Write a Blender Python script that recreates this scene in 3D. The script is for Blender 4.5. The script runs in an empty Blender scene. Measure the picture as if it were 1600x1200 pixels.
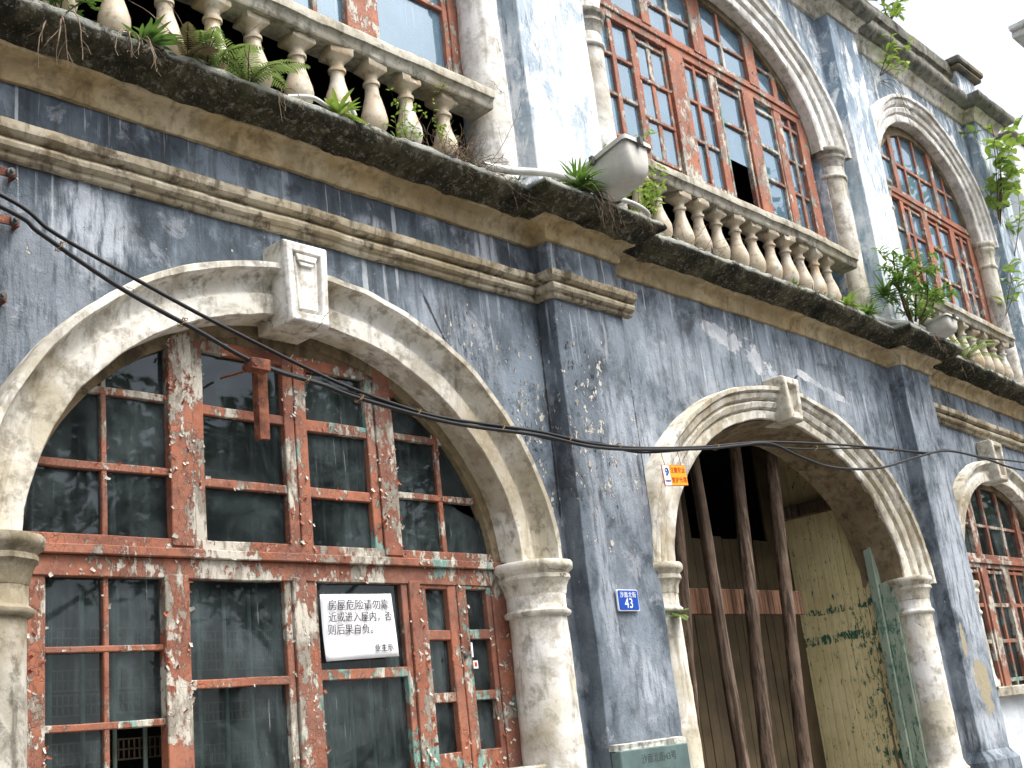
import bpy, bmesh, math, random
from mathutils import Vector, Matrix, noise as mnoise, geometry as mgeo

R = math.radians
scene = bpy.context.scene
COL = scene.collection

# ------------------------------------------------------------------ camera, world, sun
def make_camera():
    yaw, pitch, roll = 0.83601334, 0.29111616, -0.11245147
    f = Vector((math.sin(yaw)*math.cos(pitch), math.cos(yaw)*math.cos(pitch), math.sin(pitch)))
    r0 = Vector((math.cos(yaw), -math.sin(yaw), 0)); u0 = r0.cross(f)
    r = math.cos(roll)*r0 + math.sin(roll)*u0
    u = -math.sin(roll)*r0 + math.cos(roll)*u0
    cd = bpy.data.cameras.new('camera'); cam = bpy.data.objects.new('camera', cd); COL.objects.link(cam)
    m = Matrix((r, u, -f)).transposed().to_4x4(); m.translation = (0, -5, 1.6)
    cam.matrix_world = m
    cd.sensor_width = 36; cd.lens = 1876.9/1600*36
    cd.clip_start = 0.05; cd.clip_end = 2000
    scene.camera = cam
make_camera()

SUN_DIR = Vector((0.22, -0.46, 0.86)).normalized()      # towards the sun
world = bpy.data.worlds.new('World'); scene.world = world; world.use_nodes = True
wt = world.node_tree; wt.nodes.clear()
sky = wt.nodes.new('ShaderNodeTexSky'); sky.sky_type = 'NISHITA'; sky.sun_disc = False
sky.sun_elevation = math.asin(SUN_DIR.z); sky.sun_rotation = math.atan2(SUN_DIR.x, SUN_DIR.y)
sky.air_density = 1.0; sky.dust_density = 6.0; sky.ozone_density = 1.0
hsv = wt.nodes.new('ShaderNodeHueSaturation'); hsv.inputs['Saturation'].default_value = 0.4
bg = wt.nodes.new('ShaderNodeBackground'); bg.inputs['Strength'].default_value = 0.15
wo = wt.nodes.new('ShaderNodeOutputWorld')
wt.links.new(sky.outputs[0], hsv.inputs['Color']); wt.links.new(hsv.outputs[0], bg.inputs[0]); wt.links.new(bg.outputs[0], wo.inputs[0])

sl = bpy.data.lights.new('sun', 'SUN'); sl.energy = 1.2; sl.angle = R(28); sl.color = (1.0, 0.965, 0.91)
so = bpy.data.objects.new('sun', sl); COL.objects.link(so); so.location = (0, -20, 30)
so.rotation_euler = (-SUN_DIR).to_track_quat('-Z', 'Y').to_euler()

scene.view_settings.view_transform = 'Standard'; scene.view_settings.look = 'None'
scene.view_settings.gamma = 1; scene.view_settings.exposure = 1.25
scene.render.engine = 'CYCLES'
scene.cycles.max_bounces = 8; scene.cycles.transparent_max_bounces = 24
scene.cycles.use_denoising = True

rng = random.Random(43)

# ------------------------------------------------------------------ material helper
def lerp3(a, b, t): return [x+(y-x)*t for x, y in zip(a, b)]
class Mat:
    def __init__(s, name, rough=0.85, spec=0.3):
        s.mat = bpy.data.materials.new(name); s.mat.use_nodes = True
        s.t = s.mat.node_tree; s.N = s.t.nodes; s.L = s.t.links
        s.b = s.N['Principled BSDF']; s.b.inputs['Roughness'].default_value = rough
        s.b.inputs['Specular IOR Level'].default_value = spec
        s.geo = s.N.new('ShaderNodeNewGeometry'); s.P = s.geo.outputs['Position']
        sp = s.N.new('ShaderNodeSeparateXYZ'); s.L.new(s.P, sp.inputs[0]); s.X, s.Y, s.Z = sp.outputs
    def put(s, sock, v):
        if v is None: return
        if isinstance(v, bpy.types.NodeSocket): s.L.new(v, sock)
        elif isinstance(v, (tuple, list)) and sock.type == 'RGBA': sock.default_value = (v[0], v[1], v[2], 1)
        else: sock.default_value = v
    def scl(s, sc, loc=(0, 0, 0), vec=None, rot=(0, 0, 0)):
        n = s.N.new('ShaderNodeMapping'); s.L.new(vec or s.P, n.inputs[0]); n.inputs['Scale'].default_value = sc
        n.inputs['Location'].default_value = loc; n.inputs['Rotation'].default_value = rot; return n.outputs[0]
    def noise(s, scale=5, detail=6, rough=0.6, vec=None, dist=0.0):
        n = s.N.new('ShaderNodeTexNoise'); s.L.new(vec or s.P, n.inputs['Vector'])
        n.inputs['Scale'].default_value = scale; n.inputs['Detail'].default_value = detail
        n.inputs['Roughness'].default_value = rough; n.inputs['Distortion'].default_value = dist; return n.outputs[0]
    def noisecol(s, scale=5, detail=4, vec=None):
        n = s.N.new('ShaderNodeTexNoise'); s.L.new(vec or s.P, n.inputs['Vector'])
        n.inputs['Scale'].default_value = scale; n.inputs['Detail'].default_value = detail; return n.outputs[1]
    def vor(s, scale=5, vec=None, feature='F1', rnd=1.0):
        n = s.N.new('ShaderNodeTexVoronoi'); s.L.new(vec or s.P, n.inputs['Vector']); n.feature = feature
        n.inputs['Scale'].default_value = scale; n.inputs['Randomness'].default_value = rnd; return n.outputs[0]
    def ramp(s, f, a, b, lo=0.0, hi=1.0):
        n = s.N.new('ShaderNodeMapRange'); n.interpolation_type = 'SMOOTHSTEP'; s.L.new(f, n.inputs[0])
        n.inputs[1].default_value = a; n.inputs[2].default_value = b; n.inputs[3].default_value = lo; n.inputs[4].default_value = hi
        return n.outputs[0]
    def cramp(s, f, stops):
        n = s.N.new('ShaderNodeValToRGB'); s.L.new(f, n.inputs[0]); e = n.color_ramp.elements
        while len(e) < len(stops): e.new(0.5)
        for k, (p, c) in enumerate(stops): e[k].position = p; e[k].color = (*c, 1)
        return n.outputs[0]
    def mix(s, f, a, b, mode='MIX'):
        n = s.N.new('ShaderNodeMix'); n.data_type = 'RGBA'; n.blend_type = mode; n.clamp_factor = True
        s.put(n.inputs[0], f); s.put(n.inputs[6], a); s.put(n.inputs[7], b); return n.outputs[2]
    def m(s, op, a, b=None, c=None, clamp=False):
        n = s.N.new('ShaderNodeMath'); n.operation = op; n.use_clamp = clamp
        s.put(n.inputs[0], a); s.put(n.inputs[1], b)
        if c is not None: s.put(n.inputs[2], c)
        return n.outputs[0]
    def mul(s, *a):
        o = a[0]
        for x in a[1:]: o = s.m('MULTIPLY', o, x)
        return o
    def bump(s, h, strength=0.4, dist=0.01, nrm=None):
        n = s.N.new('ShaderNodeBump'); n.inputs['Strength'].default_value = strength; n.inputs['Distance'].default_value = dist
        s.L.new(h, n.inputs['Height'])
        if nrm: s.L.new(nrm, n.inputs['Normal'])
        return n.outputs[0]
    def out(s, col=None, nrm=None, rough=None):
        s.put(s.b.inputs['Base Color'], col)
        if nrm: s.L.new(nrm, s.b.inputs['Normal'])
        s.put(s.b.inputs['Roughness'], rough); return s.mat
    def blob(s, cx, cz, rx, rz, warp, amt=0.5, edge=0.06, ang=0.0):
        """an irregular patch with its own outline on the facade plane"""
        dx = s.m('SUBTRACT', s.X, cx); dz = s.m('SUBTRACT', s.Z, cz); c, n_ = math.cos(ang), math.sin(ang)
        u = s.m('DIVIDE', s.m('ADD', s.m('MULTIPLY', dx, c), s.m('MULTIPLY', dz, n_)), rx)
        v = s.m('DIVIDE', s.m('SUBTRACT', s.m('MULTIPLY', dz, c), s.m('MULTIPLY', dx, n_)), rz)
        d = s.m('SQRT', s.m('ADD', s.m('MULTIPLY', u, u), s.m('MULTIPLY', v, v)))
        d = s.m('ADD', d, s.m('MULTIPLY', s.m('SUBTRACT', warp, 0.5), amt*4))
        return s.ramp(d, 1.0-edge, 1.0+edge, 1.0, 0.0)

def mat_wall(name, upper):
    s = Mat(name, 0.9, 0.2)
    wob = s.noisecol(2.2, 4); PW = s.N.new('ShaderNodeMix'); PW.data_type = 'VECTOR'; PW.inputs[0].default_value = 0.035
    s.L.new(s.P, PW.inputs[4]); s.L.new(wob, PW.inputs[5]); PW = PW.outputs[1]
    big = s.noise(0.85, 5, 0.6, dist=0.5); mid = s.noise(3.0, 9, 0.68, s.scl((1, 1, 0.7)), 0.5); mid2 = s.noise(5.5, 9, 0.7, s.scl((1, 1, .6), (3, 5, 1)), 0.4); fine = s.noise(30, 5, 0.65)
    st = s.noise(1.0, 8, 0.66, s.scl((8, 8, 1.6), vec=PW)); st2 = s.noise(1.0, 7, 0.66, s.scl((22, 22, 3.2), (3, 1, 7), vec=PW))
    drip = s.noise(1.0, 3, 0.5, s.scl((26, 26, 0.9), (9, 4, 2), vec=PW)); blot = s.noise(7, 10, 0.74, s.scl((1, 1, 0.65)), 0.3)
    grain = s.noise(90, 3, 0.6); zone = s.noise(1.15, 4, 0.6, s.scl((1, 1, 1), (4, 8, 1)))
    f = s.m('ADD', s.m('MULTIPLY', big, 0.35), s.m('MULTIPLY', mid, 0.65))
    if upper:
        col = s.cramp(f, [(0.33, (0.065, 0.105, 0.15)), (0.43, (0.14, 0.205, 0.275)), (0.52, (0.30, 0.385, 0.46)), (0.62, (0.56, 0.63, 0.68))])
        col = s.mix(s.ramp(mid2, 0.48, 0.60), col, (0.74, 0.77, 0.79))
        col = s.mix(s.mul(s.ramp(st, 0.52, 0.66), 0.55), col, (0.76, 0.79, 0.81))
        col = s.mix(s.mul(s.ramp(st2, 0.54, 0.66), s.ramp(mid, 0.46, 0.6), 0.75), col, (0.10, 0.14, 0.20))
        pier = s.mul(s.ramp(s.X, 5.8, 5.95), s.ramp(s.X, 6.86, 6.72), s.ramp(s.m('ADD', mid, s.m('MULTIPLY', st, .5)), 0.80, 0.68))
        col = s.mix(s.mul(pier, 0.95), col, (0.80, 0.82, 0.84))
        pier2 = s.mul(s.ramp(s.X, 11.05, 11.2), s.ramp(s.X, 11.9, 11.7), s.ramp(s.m('ADD', s.Z, s.m('MULTIPLY', mid, 3)), 9.4, 8.2), s.ramp(st2, 0.40, 0.55))
        col = s.mix(s.mul(pier2, 0.85), col, (0.79, 0.82, 0.84))
        col = s.mix(s.mul(s.ramp(blot, 0.58, 0.70), 0.6), col, (0.13, 0.14, 0.13))
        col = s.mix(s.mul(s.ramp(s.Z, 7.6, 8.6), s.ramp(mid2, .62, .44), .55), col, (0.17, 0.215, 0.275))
        col = s.mix(s.blob(12.62, 7.88, 0.08, 0.22, s.noise(4, 4)), col, (0.48, 0.24, 0.15))
        crm = s.ramp(s.noise(20, 5, .6), .66, .70)
        col = s.mix(s.mul(s.ramp(s.noise(1, 5, .6, s.scl((13, 13, .8), (4, 4, 4), PW)), .56, .66), s.ramp(s.m('ADD', s.Z, s.m('MULTIPLY', st2, 2.4)), 8.9, 9.9), .75), col, (0.09, 0.105, 0.115))
    else:
        col = s.cramp(f, [(0.33, (0.030, 0.038, 0.047)), (0.44, (0.055, 0.070, 0.087)), (0.54, (0.09, 0.113, 0.138)), (0.65, (0.165, 0.198, 0.232))])
        worn = s.mul(s.ramp(s.X, 4.9, 7.0), s.ramp(mid2, 0.36, 0.60))
        col = s.mix(s.mul(worn, 0.78), col, (0.245, 0.285, 0.33))
        col = s.mix(s.mul(s.ramp(s.m('ADD', st, s.m('MULTIPLY', mid2, .6)), 0.86, 1.06), 0.48, s.ramp(s.X, 1.5, 8.0, .35, 1.0)), col, (0.29, 0.335, 0.385))
        col = s.mix(s.mul(s.ramp(st2, 0.60, 0.72), s.ramp(zone, 0.46, 0.58), 0.35), col, (0.42, 0.45, 0.49))
        col = s.mix(s.mul(s.ramp(s.noise(2.1, 7, .66, s.scl((1, 1, .5), (2, 6, 3))), .52, .66), .75), col, (0.23, 0.28, 0.335))
        col = s.mix(s.mul(s.ramp(s.noise(4.2, 10, .74, s.scl((1, 1, .75), (7, 1, 9)), .5), .55, .63), .55), col, (0.34, 0.365, 0.40))
        col = s.mix(s.mul(s.ramp(s.noise(2.7, 8, .7, s.scl((1, 1, .8), (1, 9, 5)), .5), .55, .64), .6), col, (0.035, 0.038, 0.046))
        # thin lime runs below the two mouldings, in clusters
        runs1 = s.mul(s.ramp(drip, 0.60, 0.66), s.ramp(s.m('ADD', s.Z, s.m('MULTIPLY', st2, 1.2)), 4.45, 5.0), s.ramp(s.Z, 4.46, 4.42))
        runs2 = s.mul(s.ramp(drip, 0.62, 0.67), s.ramp(s.Z, 4.62, 4.70))
        col = s.mix(s.mul(s.m('MAXIMUM', runs1, runs2), 0.75, s.ramp(zone, 0.40, 0.54)), col, (0.46, 0.50, 0.54))
        warp = s.noise(1.9, 7, 0.68)
        for (cx, cz, rx, rz, a) in ((2.68, 4.22, 0.20, 0.24, .85), (5.42, 4.74, 0.10, 0.14, .8), (4.45, 4.70, .12, .05, .6), (4.95, 3.9, 0.5, 0.4, .35), (6.3, 1.85, 0.26, 0.22, .7), (6.42, 3.35, 0.22, 0.45, .5),
                                    (9.6, 4.3, 0.9, 0.3, .35), (2.4, 3.7, .3, .45, .3), (11.5, 2.7, 0.3, 1.2, 0.75), (11.5, 1.30, .5, .18, .85), (6.95, 3.55, .14, .35, .7), (6.05, 2.6, .07, .9, .5), (7.6, 4.35, .5, .3, .35)):
            col = s.mix(s.mul(s.blob(cx, cz, rx, rz, warp, 0.9, 0.5), s.ramp(st2, 0.36, 0.56), a), col, (0.46, 0.50, 0.555))
        w2 = s.noise(5.0, 9, 0.70, dist=.4)
        pat = None
        for (cx, cz, rx, rz, an) in ((8.18, 4.62, 0.30, 0.07, -0.12), (8.62, 4.50, 0.30, 0.10, -0.35), (9.55, 4.44, 0.32, 0.035, -0.2), (9.95, 4.35, .18, .03, -.2)):
            b = s.blob(cx, cz, rx, rz, w2, 1.3, 0.10, an); pat = b if pat is None else s.m('MAXIMUM', pat, b)
        col = s.mix(s.m('MULTIPLY', pat, 0.85), col, s.mix(s.ramp(mid2, .4, .6), (0.62, 0.64, 0.66), (.42, .45, .49)))
        tan = s.m('MAXIMUM', s.blob(11.45, 1.75, 0.15, 0.28, w2, 1.2, 0.08), s.blob(11.22, 2.08, 0.05, 0.13, w2, 0.8, 0.1))
        col = s.mix(tan, col, (0.33, 0.29, 0.20))
        cr = s.noise(17, 5, 0.6, s.scl((1, 1, 0.75)))
        zn = s.m('ADD', s.m('MULTIPLY', s.blob(5.75, 3.55, 0.85, 0.75, warp, 0.5, 0.4), 0.085), s.m('MULTIPLY', s.blob(3.0, 4.2, .8, .5, warp, .5, .4), 0.03))
        cr = s.m('ADD', cr, zn); crm = s.ramp(cr, 0.70, 0.73)
        col = s.mix(s.mul(s.ramp(cr, .665, .70), .5), col, (0.03, 0.032, 0.036))
        col = s.mix(crm, col, (0.50, 0.49, 0.45))
        sc = s.mul(s.ramp(blot, 0.56, 0.68), s.ramp(s.noise(1.3, 4), 0.48, 0.60))
        col = s.mix(s.m('MULTIPLY', sc, 0.6), col, (0.12, 0.105, 0.068))
        grime = s.mul(s.ramp(s.noise(1, 6, .62, s.scl((11, 11, .7), (2, 2, 8), PW)), .52, .64), s.ramp(s.m('ADD', s.Z, s.m('MULTIPLY', st2, 1.6)), 4.55, 5.25))
        col = s.mix(s.mul(grime, .5), col, (0.028, 0.031, 0.034))
        for cx, cz, rz, an in ((11.02, 4.05, .42, .02), (5.86, 3.6, .75, -.01), (6.62, 3.4, .5, .015), (4.9, 4.15, .18, .5), (9.2, 4.4, .14, -1.1)): col = s.mix(s.mul(s.blob(cx, cz, .011, rz, s.noise(9, 6, .7), .9, .3, an), .85), col, (.018, .017, .015))
        dado = s.mul(s.ramp(s.X, 11.9, 11.95), s.ramp(s.Z, 1.62, 1.55))
        col = s.mix(dado, col, s.mix(s.ramp(mid, .35, .7), (0.66, 0.70, 0.74), (0.5, 0.54, 0.58)))
        crm = s.m('MAXIMUM', crm, s.m('MULTIPLY', pat, 0.5))
    h = s.m('ADD', s.m('MULTIPLY', fine, 0.5), s.m('MULTIPLY', blot, 1.3))
    h = s.m('ADD', h, s.m('ADD', s.m('MULTIPLY', grain, 0.25), s.m('MULTIPLY', mid2, .8)))
    h = s.m('SUBTRACT', h, s.m('MULTIPLY', crm, 0.6))
    return s.out(col, s.bump(h, 0.6, 0.02))

def mat_plaster(name, base, dark, light, grime=0.5, moss=0.0, zlight=None):
    s = Mat(name, 0.88, 0.2)
    n1 = s.noise(2.2, 6, 0.62, dist=0.5); n2 = s.noise(9, 8, 0.7); n3 = s.noise(45, 4, 0.6); st = s.noise(1, 6, 0.6, s.scl((14, 14, 1.6)))
    col = s.mix(s.ramp(n1, 0.36, 0.64), base, light)
    col = s.mix(s.mul(s.ramp(n2, 0.48, 0.66), grime), col, dark)
    col = s.mix(s.mul(s.ramp(s.noise(3.7, 9, .72, dist=.4), 0.50, 0.62), grime*0.9), col, tuple(lerp3(base, dark, .6)))
    col = s.mix(s.mul(s.ramp(st, 0.52, 0.70), grime*0.9), col, dark)
    col = s.mix(s.mul(s.ramp(s.noise(1.1, 5, 0.6), 0.50, 0.66), 0.65), col, s.mix(0.45, dark, (0.42, 0.32, 0.16)))
    if moss: col = s.mix(s.mul(s.ramp(s.noise(6, 9, 0.75), 0.52, 0.62), moss), col, (0.055, 0.055, 0.032))
    crack = s.ramp(s.vor(1.9, s.mix(0.22, s.P, s.noisecol(4, 7)), 'DISTANCE_TO_EDGE'), 0.002, 0.006, 1, 0)
    crack = s.mul(crack, s.ramp(s.noise(1.5, 3), 0.58, 0.64))
    col = s.mix(s.m('MULTIPLY', crack, 0.75), col, (0.07, 0.06, 0.045))
    h = s.m('ADD', s.m('MULTIPLY', n2, 0.9), s.m('MULTIPLY', n3, 0.35)); h = s.m('SUBTRACT', h, s.m('MULTIPLY', crack, 0.5))
    return s.out(col, s.bump(h, 0.5, 0.012))

def mat_moss():
    s = Mat('mossy_concrete', 0.95, 0.1)
    n1 = s.noise(3.0, 8, 0.7, dist=0.5); n2 = s.noise(22, 9, 0.78); n3 = s.noise(60, 4, 0.7); st = s.noise(1, 6, 0.65, s.scl((20, 20, 2.2)))
    col = s.cramp(n1, [(0.36, (0.022, 0.021, 0.016)), (0.49, (0.055, 0.051, 0.034)), (0.60, (0.12, 0.105, 0.066)), (0.72, (0.24, 0.205, 0.125))])
    col = s.mix(s.mul(s.ramp(st, 0.54, 0.66), 0.6), col, (0.022, 0.022, 0.017))
    col = s.mix(s.mul(s.ramp(n2, 0.52, 0.62), s.ramp(n1, .36, .54), 0.9), col, (0.30, 0.285, 0.23))
    col = s.mix(s.mul(s.ramp(s.noise(48, 6, .75), 0.58, 0.66), 0.8), col, (0.40, 0.39, 0.34))
    col = s.mix(s.mul(s.ramp(s.noise(7, 7, 0.7), 0.56, 0.66), 0.6), col, (0.07, 0.082, 0.03))
    top = s.mul(s.ramp(s.m('ABSOLUTE', s.m('SUBTRACT', s.m('ADD', s.Z, s.m('MULTIPLY', s.m('MAXIMUM', s.m('SUBTRACT', s.X, 9.6), 0), 0.045)), 5.15)), 0.035, 0.015), s.ramp(s.noise(5, 6, 0.7), 0.38, 0.50))
    col = s.mix(s.mul(top, 0.85), col, (0.46, 0.48, 0.43))
    h = s.m('ADD', n2, s.m('MULTIPLY', n3, 0.6))
    return s.out(col, s.bump(h, 0.9, 0.03))

def mat_paint(name, teal=0.25, bare=0.5, redc=(0.37, 0.135, 0.074), redd=(0.20, 0.075, 0.046)):
    s = Mat(name, 0.62, 0.3)
    v = s.scl((1, 1, 0.55)); n1 = s.noise(9, 9, 0.72, v, 0.6); n2 = s.noise(3, 5, 0.6); n3 = s.noise(50, 5, 0.65, s.scl((1, 1, 0.25)))
    red = s.mix(s.ramp(s.noise(4, 6, 0.65), 0.36, 0.64), redd, redc)
    red = s.mix(s.mul(s.ramp(s.noise(26, 5, 0.7), 0.52, 0.68), 0.5), red, (0.15, 0.045, 0.03))
    red = s.mix(s.mul(s.ramp(s.noise(12, 6, 0.7, s.scl((1, 1, .4), (5, 2, 1))), .58, .7), 0.5), red, (0.45, 0.25, 0.17))
    thr = s.m('ADD', s.m('MULTIPLY', s.m('ADD', n1, s.noise(24, 8, .75, s.scl((1, 1, .45), (3, 3, 3)))), .5), s.m('MULTIPLY', s.m('SUBTRACT', n2, 0.5), 0.75))
    peel = s.ramp(thr, 0.66-bare*0.16, 0.675-bare*0.16)
    edge = s.mul(s.ramp(thr, 0.635-bare*0.16, 0.665-bare*0.16), s.m('SUBTRACT', 1.0, peel))
    alg = s.mul(s.ramp(s.vor(34, s.mix(.05, s.scl((1, 1, .8)), s.noisecol(9)), 'DISTANCE_TO_EDGE'), .05, .015), s.ramp(s.noise(4.5, 5), .40, .54))
    red = s.mix(s.m('MULTIPLY', alg, .4), red, (0.07, 0.028, 0.02)); red = s.mix(s.mul(s.ramp(s.noise(19, 7, .7), .54, .66), .4), red, (.40, .20, .13))
    red = s.mix(s.mul(s.ramp(s.noise(2.2, 7, .7, dist=.5), .40, .66), .5), red, (.21, .125, .10))
    under = s.mix(s.ramp(s.noise(7, 6, 0.65, v), 0.44, 0.56), (0.25, 0.225, 0.185), (0.52, 0.485, 0.415))
    under = s.mix(s.mul(s.ramp(n3, 0.5, 0.66), 0.75), under, (0.14, 0.11, 0.08))
    under = s.mix(s.ramp(s.noise(5.5, 7, .7, v), .56, .60), under, (0.20, 0.075, 0.045))
    under = s.mix(s.ramp(s.noise(3.6, 6, 0.65, s.scl((1, 1, 0.4), (4, 0, 2))), 0.62-teal*0.30, 0.65-teal*0.30), under, s.mix(s.ramp(n3, .4, .65), (0.20, 0.33, 0.285), (0.12, 0.215, 0.185)))
    col = s.mix(peel, red, under); col = s.mix(s.m('MULTIPLY', edge, 0.55), col, (0.09, 0.035, 0.02))
    h = s.m('ADD', s.m('MULTIPLY', s.m('SUBTRACT', 1.0, peel), 0.55), s.m('MULTIPLY', n3, 0.22))
    h = s.m('ADD', h, s.m('SUBTRACT', s.m('MULTIPLY', s.noise(38, 6, .7), 0.35), s.m('MULTIPLY', alg, .4)))
    return s.out(col, s.bump(h, 0.7, 0.008))

def mat_glass(name, dust=0.35, even=0.12, tint=(0.75, 0.82, 0.82), ior=1.7, dustcol=(0.20, 0.22, 0.22)):
    s = Mat(name); s.N.remove(s.b)
    tr = s.N.new('ShaderNodeBsdfTransparent'); tr.inputs[0].default_value = (*tint, 1)
    gl = s.N.new('ShaderNodeBsdfGlossy'); gl.inputs['Roughness'].default_value = 0.02; gl.inputs[0].default_value = (0.80, 0.91, 1, 1)
    df = s.N.new('ShaderNodeBsdfDiffuse'); df.inputs[0].default_value = (*dustcol, 1)  # diffuse layer: dust on the lower panes, painted sky reflection on the upper
    fr = s.N.new('ShaderNodeFresnel'); fr.inputs[0].default_value = ior
    w = s.bump(s.noise(1.1, 1, 0.4), 0.035, 0.05); s.L.new(w, gl.inputs['Normal'])
    st = s.noise(1, 6, 0.65, s.scl((22, 22, 1.5))); cl = s.noise(3.2, 6, 0.65, dist=0.5)
    d = s.m('ADD', s.m('MULTIPLY', s.ramp(st, 0.48, 0.74), 0.45), s.m('MULTIPLY', s.ramp(cl, 0.38, 0.70), 0.75))
    d = s.m('MULTIPLY', d, dust); d = s.m('ADD', s.m('MULTIPLY', d, 1-even), dust*even, clamp=True)
    m1 = s.N.new('ShaderNodeMixShader'); s.L.new(d, m1.inputs[0]); s.L.new(tr.outputs[0], m1.inputs[1]); s.L.new(df.outputs[0], m1.inputs[2])
    run = s.mul(s.ramp(s.noise(1, 4, .6, s.scl((60, 60, 2.2), (2, 6, 1))), .62, .70), s.ramp(s.noise(2.4, 3), .5, .62), min(1, dust*.8))
    dw = s.N.new('ShaderNodeBsdfDiffuse'); dw.inputs[0].default_value = (0.30, 0.32, 0.32, 1)
    m3 = s.N.new('ShaderNodeMixShader'); s.L.new(run, m3.inputs[0]); s.L.new(m1.outputs[0], m3.inputs[1]); s.L.new(dw.outputs[0], m3.inputs[2]); m1 = m3
    m2 = s.N.new('ShaderNodeMixShader'); s.L.new(fr.outputs[0], m2.inputs[0]); s.L.new(m1.outputs[0], m2.inputs[1]); s.L.new(gl.outputs[0], m2.inputs[2])
    s.L.new(m2.outputs[0], s.N['Material Output'].inputs[0]); return s.mat

def mat_plain(name, c, rough=0.8, var=0.25, metal=0.0, spec=0.3, sc=8, bump=0.2, c2=None):
    s = Mat(name, rough, spec); s.b.inputs['Metallic'].default_value = metal
    n = s.noise(sc, 7, 0.65); c2 = c2 or tuple(x*(1-var) for x in c)
    return s.out(s.mix(s.ramp(n, 0.36, 0.64), c2, c), s.bump(s.noise(sc*5, 4), bump, 0.005))

def mat_boards(name, base, base2, green, gamt):
    s = Mat(name, 0.7, 0.25)
    st = s.noise(1, 7, 0.65, s.scl((30, 30, 1.0))); n1 = s.noise(2.0, 5, 0.6); n2 = s.noise(15, 10, 0.78, s.scl((1.6, 1.6, 0.6)), 0.4)
    col = s.mix(s.ramp(n1, 0.35, 0.65), base2, base)
    col = s.mix(s.mul(s.ramp(st, 0.5, 0.7), 0.35), col, tuple(x*0.45 for x in base2))
    warp = s.noise(5, 5, 0.65)
    def band(z, w): return s.ramp(s.m('ABSOLUTE', s.m('SUBTRACT', s.m('ADD', s.Z, s.m('MULTIPLY', s.m('SUBTRACT', warp, .5), .1)), z)), w, w*0.5)
    zone = s.m('MAXIMUM', s.m('MAXIMUM', band(2.24, 0.06), s.m('MULTIPLY', band(2.50, 0.04), 0.8)), s.mul(s.ramp(s.Y, 0.80, 0.36), s.ramp(s.Z, 3.1, 2.2), 0.65))
    g = s.ramp(s.m('ADD', n2, s.m('MULTIPLY', zone, 0.115)), 0.655-gamt, 0.675-gamt)
    g = s.m('MAXIMUM', g, s.mul(s.ramp(s.noise(1, 7, .7, s.scl((26, 26, 3.2), (3, 3, 3))), .66-gamt, .70-gamt), s.ramp(s.Y, .9, .4), s.ramp(s.noise(3, 4), .48, .56)))
    col = s.mix(g, col, s.mix(s.ramp(st, .4, .65), green, tuple(x*0.6 for x in green)))
    h = s.m('ADD', s.m('MULTIPLY', s.m('SUBTRACT', 1, g), 0.3), s.m('MULTIPLY', st, 0.5))
    return s.out(col, s.bump(h, 0.5, 0.006))

def mat_baluster():
    s = Mat('glazed_baluster', 0.42, 0.4)
    oi = s.N.new('ShaderNodeObjectInfo'); rnd = oi.outputs['Random']
    n1 = s.noise(6, 7, 0.65); n2 = s.noise(16, 8, 0.72)
    a = s.mix(rnd, (0.46, 0.34, 0.20), (0.50, 0.45, 0.36)); b = s.mix(rnd, (0.58, 0.54, 0.46), (0.42, 0.33, 0.22))
    col = s.mix(s.ramp(n1, 0.38, 0.62), a, b)
    col = s.mix(s.mul(s.ramp(n2, 0.52, 0.66), 0.7), col, (0.20, 0.18, 0.13))
    col = s.mix(s.mul(s.ramp(s.noise(4, 6, .7, s.scl((1, 1, 1), (7, 3, 1))), 0.56, 0.64), 0.8), col, (0.66, 0.66, 0.62))
    return s.out(col, s.bump(s.m('ADD', n2, s.noise(50, 3)), 0.3, 0.006), s.ramp(n2, .4, .6, .35, .8))

def mat_wood(name, c1, c2):
    s = Mat(name, 0.85, 0.2)
    st = s.noise(1, 8, 0.68, s.scl((34, 34, 1.3))); n = s.noise(2.4, 6, 0.65)
    col = s.mix(s.ramp(n, 0.36, 0.64), c1, c2); col = s.mix(s.mul(s.ramp(st, 0.46, 0.60), 0.85), col, tuple(x*0.3 for x in c1))
    col = s.mix(s.mul(s.ramp(s.noise(1, 6, .65, s.scl((20, 20, 2), (5, 1, 3))), .54, .66), .6), col, tuple(min(1, x*1.7) for x in c2))
    col = s.mix(s.mul(s.ramp(s.vor(5, s.scl((2.2, 2.2, .6))), .10, .05), .7), col, tuple(x*0.25 for x in c1))
    return s.out(col, s.bump(s.m('ADD', st, s.m('MULTIPLY', n, .5)), 0.6, 0.012))

def mat_leaf(name, c1, c2, transl=0.25):
    s = Mat(name, 0.5, 0.4); oi = s.N.new('ShaderNodeObjectInfo')
    n = s.noise(14, 3, 0.6)
    rp = s.N.new('ShaderNodeNewGeometry').outputs['Random Per Island']
    col = s.mix(s.m('ADD', s.m('MULTIPLY', rp, 0.6), s.m('MULTIPLY', s.ramp(n, .35, .65), 0.4)), c1, c2)
    s.out(col)
    tl = s.N.new('ShaderNodeBsdfTranslucent'); s.L.new(s.mix(0.4, col, (0.22, 0.35, 0.05)), tl.inputs[0])
    mx = s.N.new('ShaderNodeMixShader'); mx.inputs[0].default_value = transl
    s.L.new(s.b.outputs[0], mx.inputs[1]); s.L.new(tl.outputs[0], mx.inputs[2]); s.L.new(mx.outputs[0], s.N['Material Output'].inputs[0])
    return s.mat

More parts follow.
